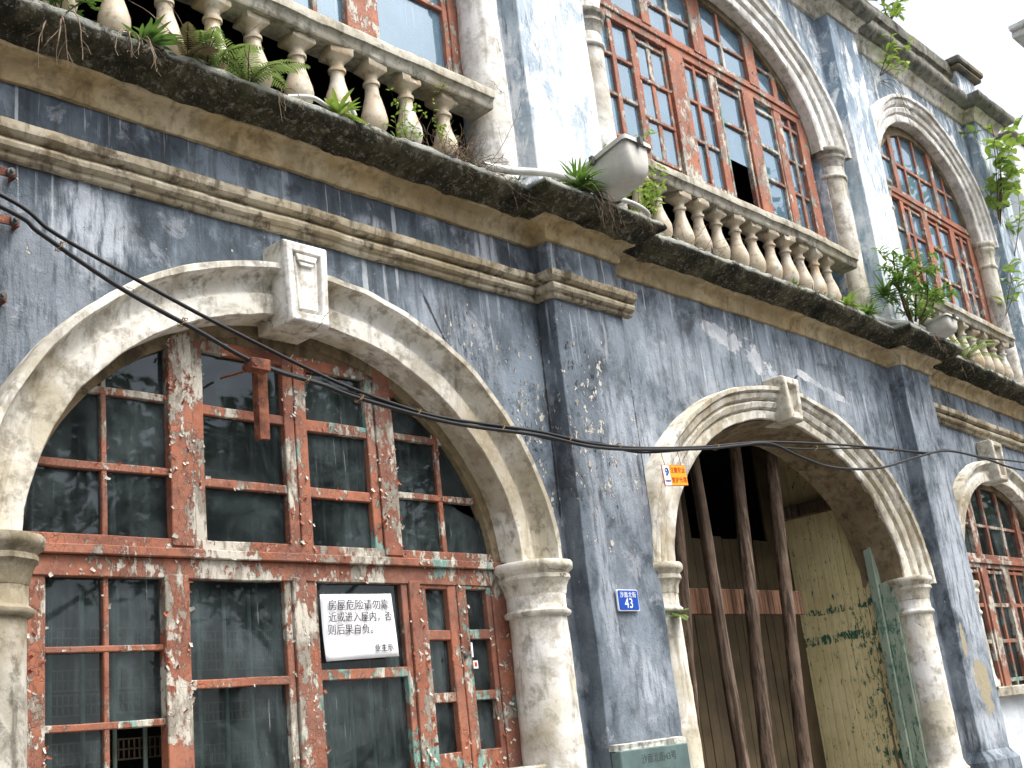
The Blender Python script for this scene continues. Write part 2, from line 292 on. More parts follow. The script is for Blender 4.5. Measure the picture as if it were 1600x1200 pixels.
def mat_rust(name='rusty_iron'):
    s = Mat(name, 0.8, 0.3); n = s.noise(14, 8, .7); n2 = s.noise(40, 5, .7)
    col = s.cramp(n, [(.35, (.045, .02, .015)), (.5, (.14, .045, .025)), (.65, (.25, .10, .05))])
    col = s.mix(s.mul(s.ramp(n2, .62, .7), .6), col, (.42, .36, .3))
    return s.out(col, s.bump(n2, .5, .006))

M = dict(
    wall_low=mat_wall('blue_limewash_weathered', False), wall_up=mat_wall('pale_blue_limewash', True),  # upper storey paler: whiter wash, with its brighter light also put into the colour
    cream=mat_plaster('cream_plaster', (0.52, 0.475, 0.37), (0.12, 0.098, 0.062), (0.76, 0.745, 0.69), 0.64),
    white=mat_plaster('white_plaster', (0.56, 0.52, 0.42), (0.14, 0.118, 0.078), (0.80, 0.79, 0.76), 0.6),
    greyplaster=mat_plaster('grey_stained_plaster', (0.30, 0.28, 0.23), (0.07, 0.065, 0.05), (0.48, 0.46, 0.41), 0.85, 0.4),
    upcol=mat_plaster('white_column_plaster', (0.62, 0.60, 0.55), (0.17, 0.155, 0.12), (0.82, 0.81, 0.79), 0.5, 0.12),
    ochre=mat_plaster('ochre_plaster', (0.44, 0.33, 0.175), (0.14, 0.10, 0.055), (0.58, 0.49, 0.33), 0.6, 0.15),
    mould=mat_plaster('stone_colour_plaster', (0.30, 0.25, 0.165), (0.07, 0.054, 0.034), (0.50, 0.455, 0.355), 0.9),
    soffit=mat_plaster('brown_stained_plaster', (0.20, 0.15, 0.09), (0.06, 0.047, 0.03), (0.30, 0.24, 0.155), 0.8, 0.3),
    rail=mat_plaster('grey_rail_concrete', (0.34, 0.315, 0.25), (0.085, 0.078, 0.055), (0.46, 0.44, 0.38), 0.7, 0.25),
    cornice_up=mat_plaster('dark_weathered_concrete', (0.13, 0.13, 0.11), (0.035, 0.036, 0.03), (0.27, 0.26, 0.22), 0.75, 0.5),
    moss=mat_moss(), red=mat_paint('peeling_red_paint', 0.0, 0.95), redteal=mat_paint('peeling_red_over_teal_paint', 0.42, 0.95),
    redup=mat_paint('sun_faded_red_paint', 0.05, 0.80, (0.43, 0.165, 0.092), (0.29, 0.10, 0.058)), greywood=mat_paint('grey_peeled_paint', 0.22, 1.35),
    glass=mat_glass('dusty_dark_glass', 0.55, 0.16, (.66, .80, .78), ior=1.42, dustcol=(0.105, 0.135, 0.14)), glassup=mat_glass('sky_reflecting_glass', 0.66, 0.75, (0.6, 0.75, 0.85), 2.1, (0.17, 0.29, 0.39)),  # glassup: the blue diffuse layer is the sky's reflection painted on
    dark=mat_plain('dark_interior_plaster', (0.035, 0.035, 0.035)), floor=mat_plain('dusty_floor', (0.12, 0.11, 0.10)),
    boards=mat_boards('yellow_painted_boards', (0.84, 0.72, 0.40), (0.68, 0.57, 0.29), (0.045, 0.15, 0.095), 0.065),
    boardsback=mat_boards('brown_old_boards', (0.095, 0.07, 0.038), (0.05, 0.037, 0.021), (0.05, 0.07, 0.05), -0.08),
    post=mat_boards('green_worn_post', (0.38, 0.45, 0.34), (0.27, 0.33, 0.26), (0.10, 0.21, 0.16), 0.05), bal=mat_baluster(),
    pole=mat_wood('old_round_timber', (0.10, 0.068, 0.048), (0.18, 0.13, 0.098)), plank=mat_wood('sawn_plank', (0.14, 0.07, 0.042), (0.20, 0.11, 0.068)),
    ironbar=mat_plain('green_painted_iron', (0.17, 0.23, 0.20), 0.6, 0.4), ironlace=mat_plain('bronze_iron_lattice', (0.12, 0.085, 0.055), 0.6, 0.4),
    rust=mat_rust(), cable=mat_plain('black_rubber', (0.014, 0.014, 0.016), 0.5, 0.2), wire=mat_plain('copper_tie_wire', (0.30, 0.19, 0.09), 0.6),
    lampgrey=mat_plain('grey_lamp_housing', (0.56, 0.55, 0.50), 0.45, 0.2, sc=5), lampdark=mat_plain('dark_metal_fitting', (0.10, 0.10, 0.095), 0.5),
    pipe=mat_plain('white_plastic_pipe', (0.62, 0.62, 0.58), 0.5, 0.25, sc=5),
    paper=mat_plain('white_paper', (0.80, 0.81, 0.84), 0.7, 0.04, sc=3, bump=0.05), ink=mat_plain('black_ink', (0.03, 0.03, 0.035), 0.7),
    plateblue=mat_plain('blue_enamel', (0.012, 0.065, 0.36), 0.3, 0.1), platewhite=mat_plain('white_enamel', (0.78, 0.80, 0.82), 0.35, 0.05),
    tagorange=mat_plain('orange_enamel', (0.85, 0.36, 0.02), 0.4, 0.08), tagred=mat_plain('red_enamel', (0.50, 0.045, 0.02), 0.4, 0.1),
    plaque=mat_plain('green_grey_stone', (0.105, 0.16, 0.155), 0.45, 0.3, sc=5), plaqueink=mat_plain('dark_engraving', (0.045, 0.06, 0.06), 0.7),
    leaf=mat_leaf('fresh_green_leaf', (0.07, 0.17, 0.025), (0.17, 0.32, 0.06)), leafdark=mat_leaf('deep_green_leaf', (0.05, 0.12, 0.03), (0.10, 0.22, 0.05)),
    leafpale=mat_leaf('yellow_green_leaf', (0.20, 0.33, 0.05), (0.36, 0.48, 0.10)), leaftree=mat_leaf('tree_leaf', (0.02, 0.05, 0.012), (0.06, 0.12, 0.025), 0.2),
    fern=mat_leaf('fern_green', (0.16, 0.24, 0.08), (0.28, 0.36, 0.13)), dry=mat_leaf('dry_plant_brown', (0.16, 0.11, 0.065), (0.30, 0.22, 0.14), 0.1),
    twig=mat_wood('dead_twig', (0.17, 0.12, 0.085), (0.28, 0.21, 0.15)), stem=mat_wood('brown_stem', (0.09, 0.06, 0.035), (0.16, 0.11, 0.06)), bark=mat_wood('tree_bark', (0.10, 0.085, 0.065), (0.17, 0.145, 0.11)),
    rubble=mat_plain('lichen_rubble', (0.52, 0.52, 0.47), 0.95, 0.75, sc=14), asphalt=mat_plain('asphalt', (0.055, 0.055, 0.058), 0.9, sc=30), paving=mat_plain('stone_paving', (0.26, 0.25, 0.23), 0.9, sc=12),
    neigh=mat_plain('neighbour_white_paint', (0.90, 0.90, 0.90), 0.8, 0.03, sc=1.2), eave=mat_plain('grey_green_eave', (0.66, 0.70, 0.66), 0.8), coping=mat_plain('brown_grey_coping', (0.30, 0.25, 0.23), 0.9),
    flakepale=mat_plain('curled_paint_back', (0.56, 0.53, 0.46), 0.8, 0.35, sc=20), flakered=mat_plain('curled_paint_red', (0.32, 0.085, 0.045), 0.6, 0.35, sc=20),
)

# ------------------------------------------------------------------ mesh helper
def lerp(a, b, t): return a+(b-a)*t
def sagw(z):
    pts = ((2.7, 0), (4.4, 1), (6.0, 1), (7.0, .72), (9.0, .42), (12, .3))
    if z <= pts[0][0]: return 0.0
    for (a, wa), (b, wb) in zip(pts, pts[1:]):
        if z <= b: return lerp(wa, wb, (z-a)/(b-a))
    return pts[-1][1]
def sag(x, z):                       # height warp following lens distortion, growing towards the right end
    return -0.045*max(0.0, min(x, 16)-9.6)*sagw(z)

def nz(p, f): return mnoise.noise_vector(Vector(p)*f)

class MB:
    def __init__(s): s.v = []; s.f = []; s.mi = []; s.cur = 0
    def vert(s, p): s.v.append(tuple(p)); return len(s.v)-1
    def face(s, idx): s.f.append(tuple(idx)); s.mi.append(s.cur)
    def quad(s, a, b, c, d): s.face([s.vert(p) for p in (a, b, c, d)])
    def box(s, x0, x1, y0, y1, z0, z1):
        i = [s.vert((x, y, z)) for z in (z0, z1) for y in (y0, y1) for x in (x0, x1)]
        for q in ((0, 1, 3, 2), (4, 6, 7, 5), (0, 4, 5, 1), (2, 3, 7, 6), (0, 2, 6, 4), (1, 5, 7, 3)): s.face([i[k] for k in q])
    def prism(s, pts, y0, y1):       # outline on the facade plane, given thickness
        n = len(pts); a = [s.vert((x, y0, z)) for x, z in pts]; b = [s.vert((x, y1, z)) for x, z in pts]
        s.face(a); s.face(b[::-1])
        for k in range(n): s.face((a[k], b[k], b[(k+1) % n], a[(k+1) % n]))
    def sweep(s, rows, caps=False, close=False):
        idx = [[s.vert(p) for p in r] for r in rows]
        for a, b in zip(idx, idx[1:]):
            n = len(a)
            for k in range(n if close else n-1): s.face((a[k], a[(k+1) % n], b[(k+1) % n], b[k]))
        if caps: s.face(idx[0][::-1]); s.face(idx[-1])
    def tube(s, path, rad, seg=8, caps=True):
        path = [Vector(p) for p in path]; rows = []; n = len(path); up = Vector((0.13, 0.37, 0.92)).normalized()
        for k, p in enumerate(path):
            t = (path[min(k+1, n-1)]-path[max(k-1, 0)]).normalized()
            a = t.cross(up)
            if a.length < 0.05: a = t.cross(Vector((1, 0, 0)))
            a.normalize(); b = t.cross(a).normalized(); r = rad[k] if isinstance(rad, (list, tuple)) else rad
            rows.append([p+a*(r*math.cos(2*math.pi*j/seg))+b*(r*math.sin(2*math.pi*j/seg)) for j in range(seg)])
        s.sweep(rows, caps, True)
    def lathe(s, prof, c=(0, 0, 0), seg=28, square=(), caps=True):
        rows = []
        for k, (r, z) in enumerate(prof):
            row = []
            for j in range(seg):
                a = 2*math.pi*(j+0.5)/seg; ca, sa = math.cos(a), math.sin(a)
                q = r/max(abs(ca), abs(sa)) if k in square else r
                row.append((c[0]+q*ca, c[1]+q*sa, c[2]+z))
            rows.append(row)
        s.sweep(rows, caps, True)
    def build(s, name, mat, parent=None, loc=(0, 0, 0), rough=None, bevel=0, smooth=None, sagit=False, recalc=True):
        """vertices are given in world space; loc becomes the object's origin"""
        me = bpy.data.meshes.new(name); L = Vector(loc); vs = []
        for p in s.v:
            p = Vector(p)
            if rough:
                for amp, fr in rough: p = p+nz(p, fr)*amp
            if sagit: p.z += sag(p.x, p.z)
            vs.append(p-L)
        me.from_pydata(vs, [], s.f)
        mats = mat if isinstance(mat, (list, tuple)) else [mat]
        for m_ in mats: me.materials.append(m_)
        me.polygons.foreach_set('material_index', s.mi)
        if recalc:
            bm = bmesh.new(); bm.from_mesh(me); bmesh.ops.recalc_face_normals(bm, faces=bm.faces); bm.to_mesh(me); bm.free()
        if smooth is not None:
            me.polygons.foreach_set('use_smooth', [True]*len(me.polygons)); me.set_sharp_from_angle(angle=R(smooth))
        me.update()
        o = bpy.data.objects.new(name, me); COL.objects.link(o); o.location = L
        if bevel:
            b = o.modifiers.new('bevel', 'BEVEL'); b.width = bevel; b.segments = 1; b.limit_method = 'ANGLE'
        if parent: adopt(o, parent)
        return o

def world_loc(o):
    l = Vector(o.location)
    while o.parent: o = o.parent; l = l+Vector(o.location)
    return l
def adopt(o, parent):
    o.location = Vector(o.location)-world_loc(parent); o.parent = parent
def tag(o, label, cat, group=None, kind=None):
    o['label'] = label; o['category'] = cat
    if group: o['group'] = group
    if kind: o['kind'] = kind
    return o
def empty(name, loc, parent=None):
    o = bpy.data.objects.new(name, None); COL.objects.link(o); o.location = loc; o.empty_display_size = 0.1
    if parent: adopt(o, parent)
    return o
def struct(o, kind='structure'): o['kind'] = kind; return o

def text_mesh(name, body, size, loc, mat, parent=None, roll=0.0, ext=0.0006, spacing=1.0, xs=1.0, line=1.0):
    cu = bpy.data.curves.new(name, 'FONT'); cu.body = body; cu.size = size; cu.align_x = 'CENTER'; cu.align_y = 'CENTER'
    cu.extrude = ext; cu.space_character = spacing; cu.space_line = line; cu.resolution_u = 3
    t = bpy.data.objects.new(name, cu); COL.objects.link(t); bpy.context.view_layer.update()
    me = bpy.data.meshes.new_from_object(t.evaluated_get(bpy.context.evaluated_depsgraph_get()))
    bpy.data.objects.remove(t); me.name = name
    rot = Matrix.Rotation(-roll, 4, 'Y') @ Matrix.Rotation(R(90), 4, 'X') @ Matrix.Diagonal((xs, 1, 1, 1))
    me.transform(rot); me.materials.clear(); me.materials.append(mat)
    for p in me.polygons: p.material_index = 0
    o = bpy.data.objects.new(name, me); COL.objects.link(o); o.location = loc
    if parent: adopt(o, parent)
    return o

# ------------------------------------------------------------------ the setting: ground
g = MB(); g.quad((-300, -300, 0), (300, -300, 0), (300, 300, 0), (-300, 300, 0))
struct(g.build('ground', M['asphalt']))
g = MB(); g.box(-40, 80, -2.6, 0.0, -0.05, 0.14)
struct(g.build('pavement', M['paving'], bevel=0.02))
g = MB(); g.box(-40, 80, -2.76, -2.604, -0.05, 0.15)
struct(g.build('kerb', M['mould'], bevel=0.02))

# ------------------------------------------------------------------ the colonial building
BL = empty('colonial_building', (8.5, 0, 0))
tag(BL, 'weathered blue-grey colonial building with arched red windows, balustrades and mossy cornice', 'building')

def ell(cx, z0, a, b, phi): return (cx+a*math.cos(phi), z0+b*math.sin(phi))
def hole(cx, z0, a, b, zb, n=64):
    p = [(cx+a, zb)]; k = int((z0-zb)/0.4)
    for j in range(1, k): p.append((cx+a, lerp(zb, z0, j/k)))
    p += [ell(cx, z0, a, b, math.pi*j/n) for j in range(n+1)]
    for j in range(1, k): p.append((cx-a, lerp(z0, zb, j/k)))
    p.append((cx-a, zb)); return p
def rect_loop(x0, x1, z0, z1, st=0.5):
    p = []; n = int((x1-x0)/st)
    p += [(lerp(x0, x1, k/n), z0) for k in range(n)]; m = int((z1-z0)/st)
    p += [(x1, lerp(z0, z1, k/m)) for k in range(m)]
    p += [(lerp(x1, x0, k/n), z1) for k in range(n)]
    p += [(x0, lerp(z1, z0, k/m)) for k in range(m)]
    return p
def wall_mesh(name, x0, x1, z0, z1, holes, mat, reveals, y=0.0):
    xs = [x0+(x1-x0)*k/60 for k in range(61)]
    for cx, zs, a_, b_, zb in holes: xs += [cx-a_*math.cos(math.pi*k/72) for k in range(73)]
    xs = sorted(xs); xs = [x for k, x in enumerate(xs) if k == 0 or x-xs[k-1] > 1e-5]
    mb = MB()
    def spans(xa, xb):
        xm = (xa+xb)/2
        for cx, zs, a_, b_, zb in holes:
            if abs(xm-cx) < a_:
                f = lambda x: zs+b_*math.sqrt(max(0, 1-((x-cx)/a_)**2))
                return [((z0, z0), (zb, zb)), ((f(xa), f(xb)), (z1, z1))]
        return [((z0, z0), (z1, z1))]
    for xa, xb in zip(xs, xs[1:]):
        for (za, zb_), (zc, zd) in spans(xa, xb):
            n = 6 if z1-za > .3 else 1
            for k in range(n):
                t, u = k/n, (k+1)/n
                mb.quad((xa, y, lerp(za, zc, t)), (xb, y, lerp(zb_, zd, t)), (xb, y, lerp(zb_, zd, u)), (xa, y, lerp(za, zc, u)))
    for h_, d in zip(holes, reveals):
        l = hole(*h_)
        for a, b in zip(l, l[1:]): mb.quad((a[0], y, a[1]), (b[0], y, b[1]), (b[0], y+d, b[1]), (a[0], y+d, a[1]))
    return mb.build(name, mat, BL, (8.5, 0, z0), sagit=True)

# openings: cx, springing, half width, rise, bottom
W1 = (3.83, 2.62, 1.60, 1.37, 1.48); DOOR = (8.75, 2.62, 1.86, 1.40, 0.3); W2 = (13.18, 2.62, 1.34, 1.32, 1.64)
U1 = (3.83, 7.08, 1.75, 1.25, 5.2); U2 = (8.80, 7.08, 1.82, 1.22, 5.2); U3 = (13.18, 7.08, 1.34, 1.22, 5.2)
wall_mesh('lower_wall', -2.5, 16.0, 0.0, 4.95, (W1, DOOR, W2), M['wall_low'], (0.22, 0.30, 0.22))
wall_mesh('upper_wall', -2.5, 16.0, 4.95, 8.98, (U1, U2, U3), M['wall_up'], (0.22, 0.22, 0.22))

def archivolt(cx, z0, ai, bi, ao, bo, prof, mat, name='archivolt', n=72, phis=(0, math.pi), rough=((0.010, 2.4), (0.006, 9), (0.003, 24)), ext=0.0):
    """a moulded band from the inner to the outer ellipse; prof = (t 0..1, y)"""
    rows = []
    if ext: rows.append([(lerp(cx+ai, cx+ao, t), y, z0-ext) for t, y in prof])
    for k in range(n+1):
        ph = lerp(phis[0], phis[1], k/n); ci, zi = ell(cx, z0, ai, bi, ph); co, zo = ell(cx, z0, ao, bo, ph)
        rows.append([(lerp(ci, co, t), y, lerp(zi, zo, t)) for t, y in prof])
    if ext: rows.append([(lerp(cx-ai, cx-ao, t), y, z0-ext) for t, y in prof])
    mb = MB(); mb.sweep(rows)
    return mb.build(name, mat, BL, (cx, 0, z0), rough=rough, smooth=38, sagit=True)

P_BIG = [(0, .16), (0, -.055), (.02, -.062), (.20, -.066), (.40, -.068), (.44, -.058), (.47, -.045), (.54, -.040), (.64, -.046), (.74, -.064), (.81, -.095), (.84, -.135), (.86, -.152), (.97, -.155), (.995, -.14), (1.0, 0.01)]
P_STEP = [(0, .30), (0, -.045), (.03, -.055), (.24, -.062), (.28, -.052), (.30, -.044), (.33, -.060), (.36, -.080), (.50, -.094), (.54, -.088), (.57, -.074), (.60, -.094), (.64, -.112), (.78, -.124), (.80, -.112), (.83, -.120), (.86, -.146), (.97, -.150), (.995, -.135), (1.0, .01)]
P_SMALL = [(0, .14), (0, -.05), (.03, -.058), (.42, -.064), (.47, -.050), (.52, -.040), (.66, -.050), (.78, -.080), (.82, -.105), (.97, -.110), (1, .01)]
archs = {}
archs['w1'] = archivolt(3.83, 2.62, 1.555, 1.318, 1.83, 1.592, P_BIG, M['cream'])
archs['door'] = archivolt(8.75, 2.62, 1.76, 1.334, 2.17, 1.60, P_STEP, M['cream'])
archs['w2'] = archivolt(13.18, 2.62, 1.30, 1.28, 1.55, 1.535, P_SMALL, M['cream'])
archs['u1'] = archivolt(3.83, 7.08, 1.68, 1.18, 2.05, 1.50, P_STEP, M['upcol'])
archs['u2'] = archivolt(8.80, 7.08, 1.76, 1.17, 2.20, 1.52, P_STEP, M['upcol'])
archs['u3'] = archivolt(13.18, 7.08, 1.28, 1.15, 1.58, 1.46, P_STEP, M['upcol'])
# brown underside of the door arch: a rougher inner lining that narrows towards the back
rows = []
for k in range(65):
    ph = math.pi*k/64; ro = []
    for t in range(7):
        u = t/6; x, z = ell(lerp(8.75, 8.80, u), 2.62, lerp(1.752, 1.66, u), lerp(1.326, 1.245, u), ph); ro.append((x, lerp(-0.035, 0.36, u), z))
    rows.append(ro)
mb = MB(); mb.sweep([[(x, y, 0.3) for x, y, z in rows[0]]]+rows+[[(x, y, 0.3) for x, y, z in rows[-1]]]); mb.build('arch_soffit', M['soffit'], BL, (8.75, 0, 2.62), rough=((0.012, 4), (0.006, 16)), smooth=60)

def keystone(cx, zt, zb, wt, wb, yf, parent, mat, panel=True, notch=0.0):
    mb = MB()
    def q(y, ins, zi=0.0): return [(cx-wb+ins, y, zb+ins*1.2+zi), (cx+wb-ins, y, zb+ins*1.2+zi), (cx+wt-ins, y, zt-ins*1.2), (cx-wt+ins, y, zt-ins*1.2)]
    rings = [q(0.10, 0), q(yf+0.02, 0), q(yf, 0.012)]
    if panel: rings += [q(yf, 0.050), q(yf+0.034, 0.056), q(yf+0.034, 0.066), q(yf+0.016, 0.070), q(yf+0.016, 0.080), q(yf+0.024, 0.084)]
    else: rings += [q(yf, 0.055), q(yf+0.05, 0.065)]
    mb.sweep(rings, True, True)
    if panel: mb.prism([(cx-wt*.40, zt-.11), (cx+wt*.40, zt-.11), (cx+wt*.50, zt-.072), (cx-wt*.50, zt-.072)], yf+0.002, yf+0.04); mb.prism([(cx-wt*.28, zt-.135), (cx+wt*.28, zt-.135), (cx+wt*.38, zt-.111), (cx-wt*.38, zt-.111)], yf+.008, yf+0.04)
    return mb.build('keystone', mat, parent, (cx, 0, zb), rough=((0.004, 9),), bevel=0.006, sagit=True)
keystone(3.775, 4.33, 3.86, 0.145, 0.132, -0.205, archs['w1'], M['white'])
keystone(8.80, 4.31, 3.93, 0.13, 0.10, -0.20, archs['door'], M['cream'], False)
keystone(13.10, 4.37, 3.88, 0.15, 0.11, -0.17, archs['w2'], M['cream'], False)
keystone(8.80, 8.58, 8.20, 0.18, 0.15, -0.19, archs['u2'], M['upcol'], False)

CH = random.Random(17)
def chips(n, cx, cz, sx, sz, yb):
    mb = MB()
    for _ in range(n):
        x, z = CH.gauss(cx, sx), CH.gauss(cz, sz)
        if yb < -.1 and not 5.9 < x < 6.6: continue
        if yb > -.1 and (x > 5.84 or (x-3.83)**2/1.9**2+(z-2.62)**2/1.66**2 < 1): continue
        r = CH.choice((.005, .007, .009, .013, .018))*CH.uniform(.7, 1.2); k = CH.randint(5, 7); a0 = CH.uniform(0, 6); tilt = CH.uniform(.1, .6); rim = []; base = []
        for j in range(k):
            a = a0+6.283*j/k; rr = r*CH.uniform(.35, 1.35); dx, dz = rr*math.cos(a)*.8, rr*math.sin(a)*1.25
            rim.append(mb.vert((x+dx, yb-.002-max(0, tilt*(dz+r*.6)*.7), z+dz))); base.append(mb.vert((x+dx*.96, yb+.004, z+dz*.96)))
        mb.cur = 0 if CH.random() < .55 else 1; mb.face(rim)
        for j in range(k): mb.face((rim[j], base[j], base[(j+1) % k], rim[(j+1) % k]))
    return mb.build('plaster_flakes', [M['flakepale'], M['wall_low']], BL, (cx, yb, cz))
chips(130, 5.66, 3.60, .12, .32, 0.0); chips(110, 6.05, 3.50, .14, .36, -.150); chips(60, 5.2, 4.0, .16, .16, 0.0)

# columns ----------------------------------------------------------------
def column(x, zb, ztop, r, mat, capmat, s=1.0, ring_d=0.33):
    shaft = MB(); n = 26; prof = []
    zr = ztop-ring_d*s
    for k in range(n+1):
        t = k/n; prof.append((lerp(r*1.10, r, t), lerp(zb+0.12, zr, t)))
    prof = [(r*1.32, zb), (r*1.34, zb+.05), (r*1.20, zb+.07), (r*1.14, zb+.10)]+prof
    prof += [(r*1.10, zr+.002), (r*1.16, zr+.015*s), (r*1.16, zr+.03*s), (r*1.07, zr+.042*s), (r*1.03, zr+.05*s)]
    prof += [(r*1.03, ztop-.20*s)]
    shaft.lathe(prof, (x, 0, 0), 36)
    so_ = shaft.build('column', mat, BL, (x, 0, zb), rough=((0.006, 3.5), (0.004, 11)), smooth=50, sagit=True)
    cp = MB()
    cp.lathe([(r*1.04, ztop-.20*s), (r*1.07, ztop-.185*s), (r*1.10, ztop-.15*s), (r*1.20, ztop-.115*s), (r*1.27, ztop-.105*s), (r*1.27, ztop-.085*s), (r*1.22, ztop-.078*s), (r*1.26, ztop-.06*s), (r*1.38, ztop-.046*s), (r*1.41, ztop-.03*s), (r*1.41, ztop-.01*s), (r*1.37, ztop)], (x, 0, 0), 36)
    cp.build('capital', capmat, so_, (x, 0, ztop), rough=((0.005, 5), (0.003, 18)), smooth=40, sagit=True)
for x in (2.13, 5.53): column(x, 0.75, 2.655, 0.180, M['white'] if x > 5 else M['greyplaster'], M['cream'] if x > 5 else M['greyplaster'])
column(6.74, 0.95, 2.675, 0.158, M['cream'], M['cream']); column(10.62, 0.95, 2.675, 0.158, M['white'], M['cream'])
column(11.80, 1.64, 2.66, 0.12, M['cream'], M['cream']); column(14.56, 1.64, 2.66, 0.12, M['cream'], M['cream'])
for x, r in ((2.06, .152), (5.60, .152), (6.86, .130), (10.76, .130), (11.85, .108), (14.58, .108)):
    column(x, 5.12, 7.12, r, M['upcol'] if x < 8 else M['white'], M['greyplaster'] if x < 12 else M['cream'])
# pedestals under the door columns and the plinth of the facade
for x, h_ in ((6.80, .95), (10.66, .95), (2.13, .75), (5.53, .75)):
    mb = MB(); mb.box(x-.26, x+.26, -.26, .14, 0, h_); mb.build('column_pedestal', M['white'], BL, (x, 0, 0), rough=((0.006, 5),), bevel=0.015)

# pilasters ---------------------------------------------------------------
def pilaster(x0, x1, yf, z0, z1, mat, base=None):
    rows = []; n = int((z1-z0)/0.09)
    for k in range(n+1):
        z = lerp(z0, z1, k/n); e = 0.0
        if base and z < base: e = 0.06
        rows.append([(x0-e, 0.01, z), (x0-e, (yf-e)*.5, z), (x0-e, yf-e+.004, z), (x0-e+.006, yf-e, z), (lerp(x0, x1, .33), yf-e, z), (lerp(x0, x1, .66), yf-e, z), (x1+e-.006, yf-e, z), (x1+e, yf-e+.004, z), (x1+e, (yf-e)*.5, z), (x1+e, 0.01, z)])
    mb = MB(); mb.sweep(rows, True)
    return mb.build('pilaster', mat, BL, (x0, 0, z0), rough=((0.007, 2.2), (0.004, 10)), smooth=30, sagit=True)
PIL = ((5.88, 6.63), (11.12, 11.74), (14.92, 15.62))
for x0, x1 in PIL:
    pilaster(x0, x1, -0.15, 0.0, 4.93, M['wall_low'], 1.06)
    pilaster(x0+.0, x1+(.05 if x0 < 6 else 0), -0.155, 5.10, 8.94, M['wall_up'], 5.30)

# mouldings that run along the facade and break forward over the pilasters ------
def run(prof, x0, x1, breaks, name, mat, step=0.05, rough=((0.008, 2.2), (0.004, 9), (0.002, 26)), fwd=0.15, caps=True, parent=BL, smooth=26, loc=None):
    """prof = (d, z), d = distance out from the wall"""
    def keys(d):
        k = [(x0, 0)]
        for a, b in breaks: k += [(a-d, 0), (a-d, fwd), (b+d, fwd), (b+d, 0)]
        return k+[(x1, 0)]
    K = [keys(d) for d, z in prof]; rows = []
    for i in range(len(K[0])-1):
        n = max(1, int(max(abs(K[0][i+1][0]-K[0][i][0]), abs(K[0][i+1][1]-K[0][i][1]))/step))
        for j in range(n):
            t = j/n; rows.append([(lerp(k[i][0], k[i+1][0], t), -d-lerp(k[i][1], k[i+1][1], t), z) for k, (d, z) in zip(K, prof)])
    rows.append([(k[-1][0], -d-k[-1][1], z) for k, (d, z) in zip(K, prof)])
    mb = MB(); mb.sweep(rows, caps)
    return mb.build(name, mat, parent, loc or ((x0+x1)/2, 0, prof[0][1]), rough=rough, smooth=smooth, sagit=True)
P_MOULD = [(-.01, 4.452), (.026, 4.453), (.034, 4.462), (.034, 4.485), (.052, 4.489), (.066, 4.500), (.072, 4.520), (.066, 4.536), (.050, 4.542), (.050, 4.552), (.078, 4.560), (.094, 4.574), (.100, 4.596), (.100, 4.618), (.080, 4.626), (-.01, 4.640)]
# the left mould wraps the first pilaster and stops on its right side
run(P_MOULD, -2.4, 6.715, [], 'string_course', M['mould']) if False else None
def left_mould():
    rows = []
    def plan(d): return [(-2.4, 0), (5.88-d, 0), (5.88-d, .15), (6.63+.075, .15)]
    K = [plan(d) for d, z in P_MOULD]
    for i in range(3):
        n = (165, 3, 16)[i]
        for j in range(n+(i == 2)):
            t = j/n; rows.append([(lerp(k[i][0], k[i+1][0], t), -d-lerp(k[i][1], k[i+1][1], t), z) for k, (d, z) in zip(K, P_MOULD)])
    mb = MB(); mb.sweep(rows, True); mb.build('string_course', M['mould'], BL, (2, 0, 4.45), rough=((0.008, 2.2), (0.004, 9), (0.002, 26)), smooth=26)
left_mould()
run(P_MOULD, 11.745, 15.0, [], 'string_course', M['mould'])
BRK = [(5.88, 6.63), (11.12, 11.74), (14.92, 15.62)]
P_OCHRE = [(-.01, 4.865), (.022, 4.87), (.030, 4.885), (.034, 4.93), (.050, 4.965), (.075, 4.985), (.115, 4.995), (.122, 5.01)]
run(P_OCHRE, -2.4, 16.0, BRK, 'ochre_fascia', M['ochre'], rough=((0.009, 3), (0.007, 9), (.004, 24)))
P_SLAB = [(.10, 5.006), (.135, 5.004), (.150, 5.022), (.168, 5.040), (.205, 5.052), (.240, 5.060), (.262, 5.072), (.285, 5.095), (.298, 5.122), (.300, 5.145), (.288, 5.160), (.250, 5.166), (.15, 5.168), (.05, 5.17), (-.25, 5.172)]
SLAB = run(P_SLAB, -2.4, 16.0, BRK, 'cornice_slab', M['moss'], 0.05, rough=((0.013, 4), (0.013, 10), (0.008, 26)), smooth=70)
# eaves cornice and parapet
P_EAVE = [(-.01, 8.86), (.03, 8.865), (.04, 8.89), (.05, 8.93), (.075, 8.965), (.11, 8.985), (.118, 9.0)]
run(P_EAVE, -2.4, 15.64, [(a, min(b, 15.63)) for a, b in BRK], 'eaves_moulding', M['cream'])
P_CORN = [(.10, 8.998), (.15, 9.0), (.16, 9.02), (.20, 9.04), (.225, 9.07), (.235, 9.12), (.225, 9.145), (-.05, 9.16)]
CORN = run(P_CORN, -2.4, 15.7, [(a, min(b, 15.63)) for a, b in BRK], 'eaves_cornice', M['cornice_up'], 0.07, rough=((0.012, 4), (0.006, 14)), smooth=50)
mb = MB(); n = 150
mb.sweep([[(lerp(-2.4, 15.6, k/n), y, z) for y, z in ((.03, 9.15), (.03, 9.42), (.0, 9.44), (-.01, 9.50), (.0, 9.55), (-.045, 9.58), (-.06, 9.66), (-.05, 9.73), (.1, 9.74), (.25, 9.72), (.25, 9.15))] for k in range(n+1)], True)
PAR = mb.build('parapet', M['cornice_up'], BL, (8, 0, 9.15), rough=((0.010, 4), (0.006, 14)), smooth=40, sagit=True)
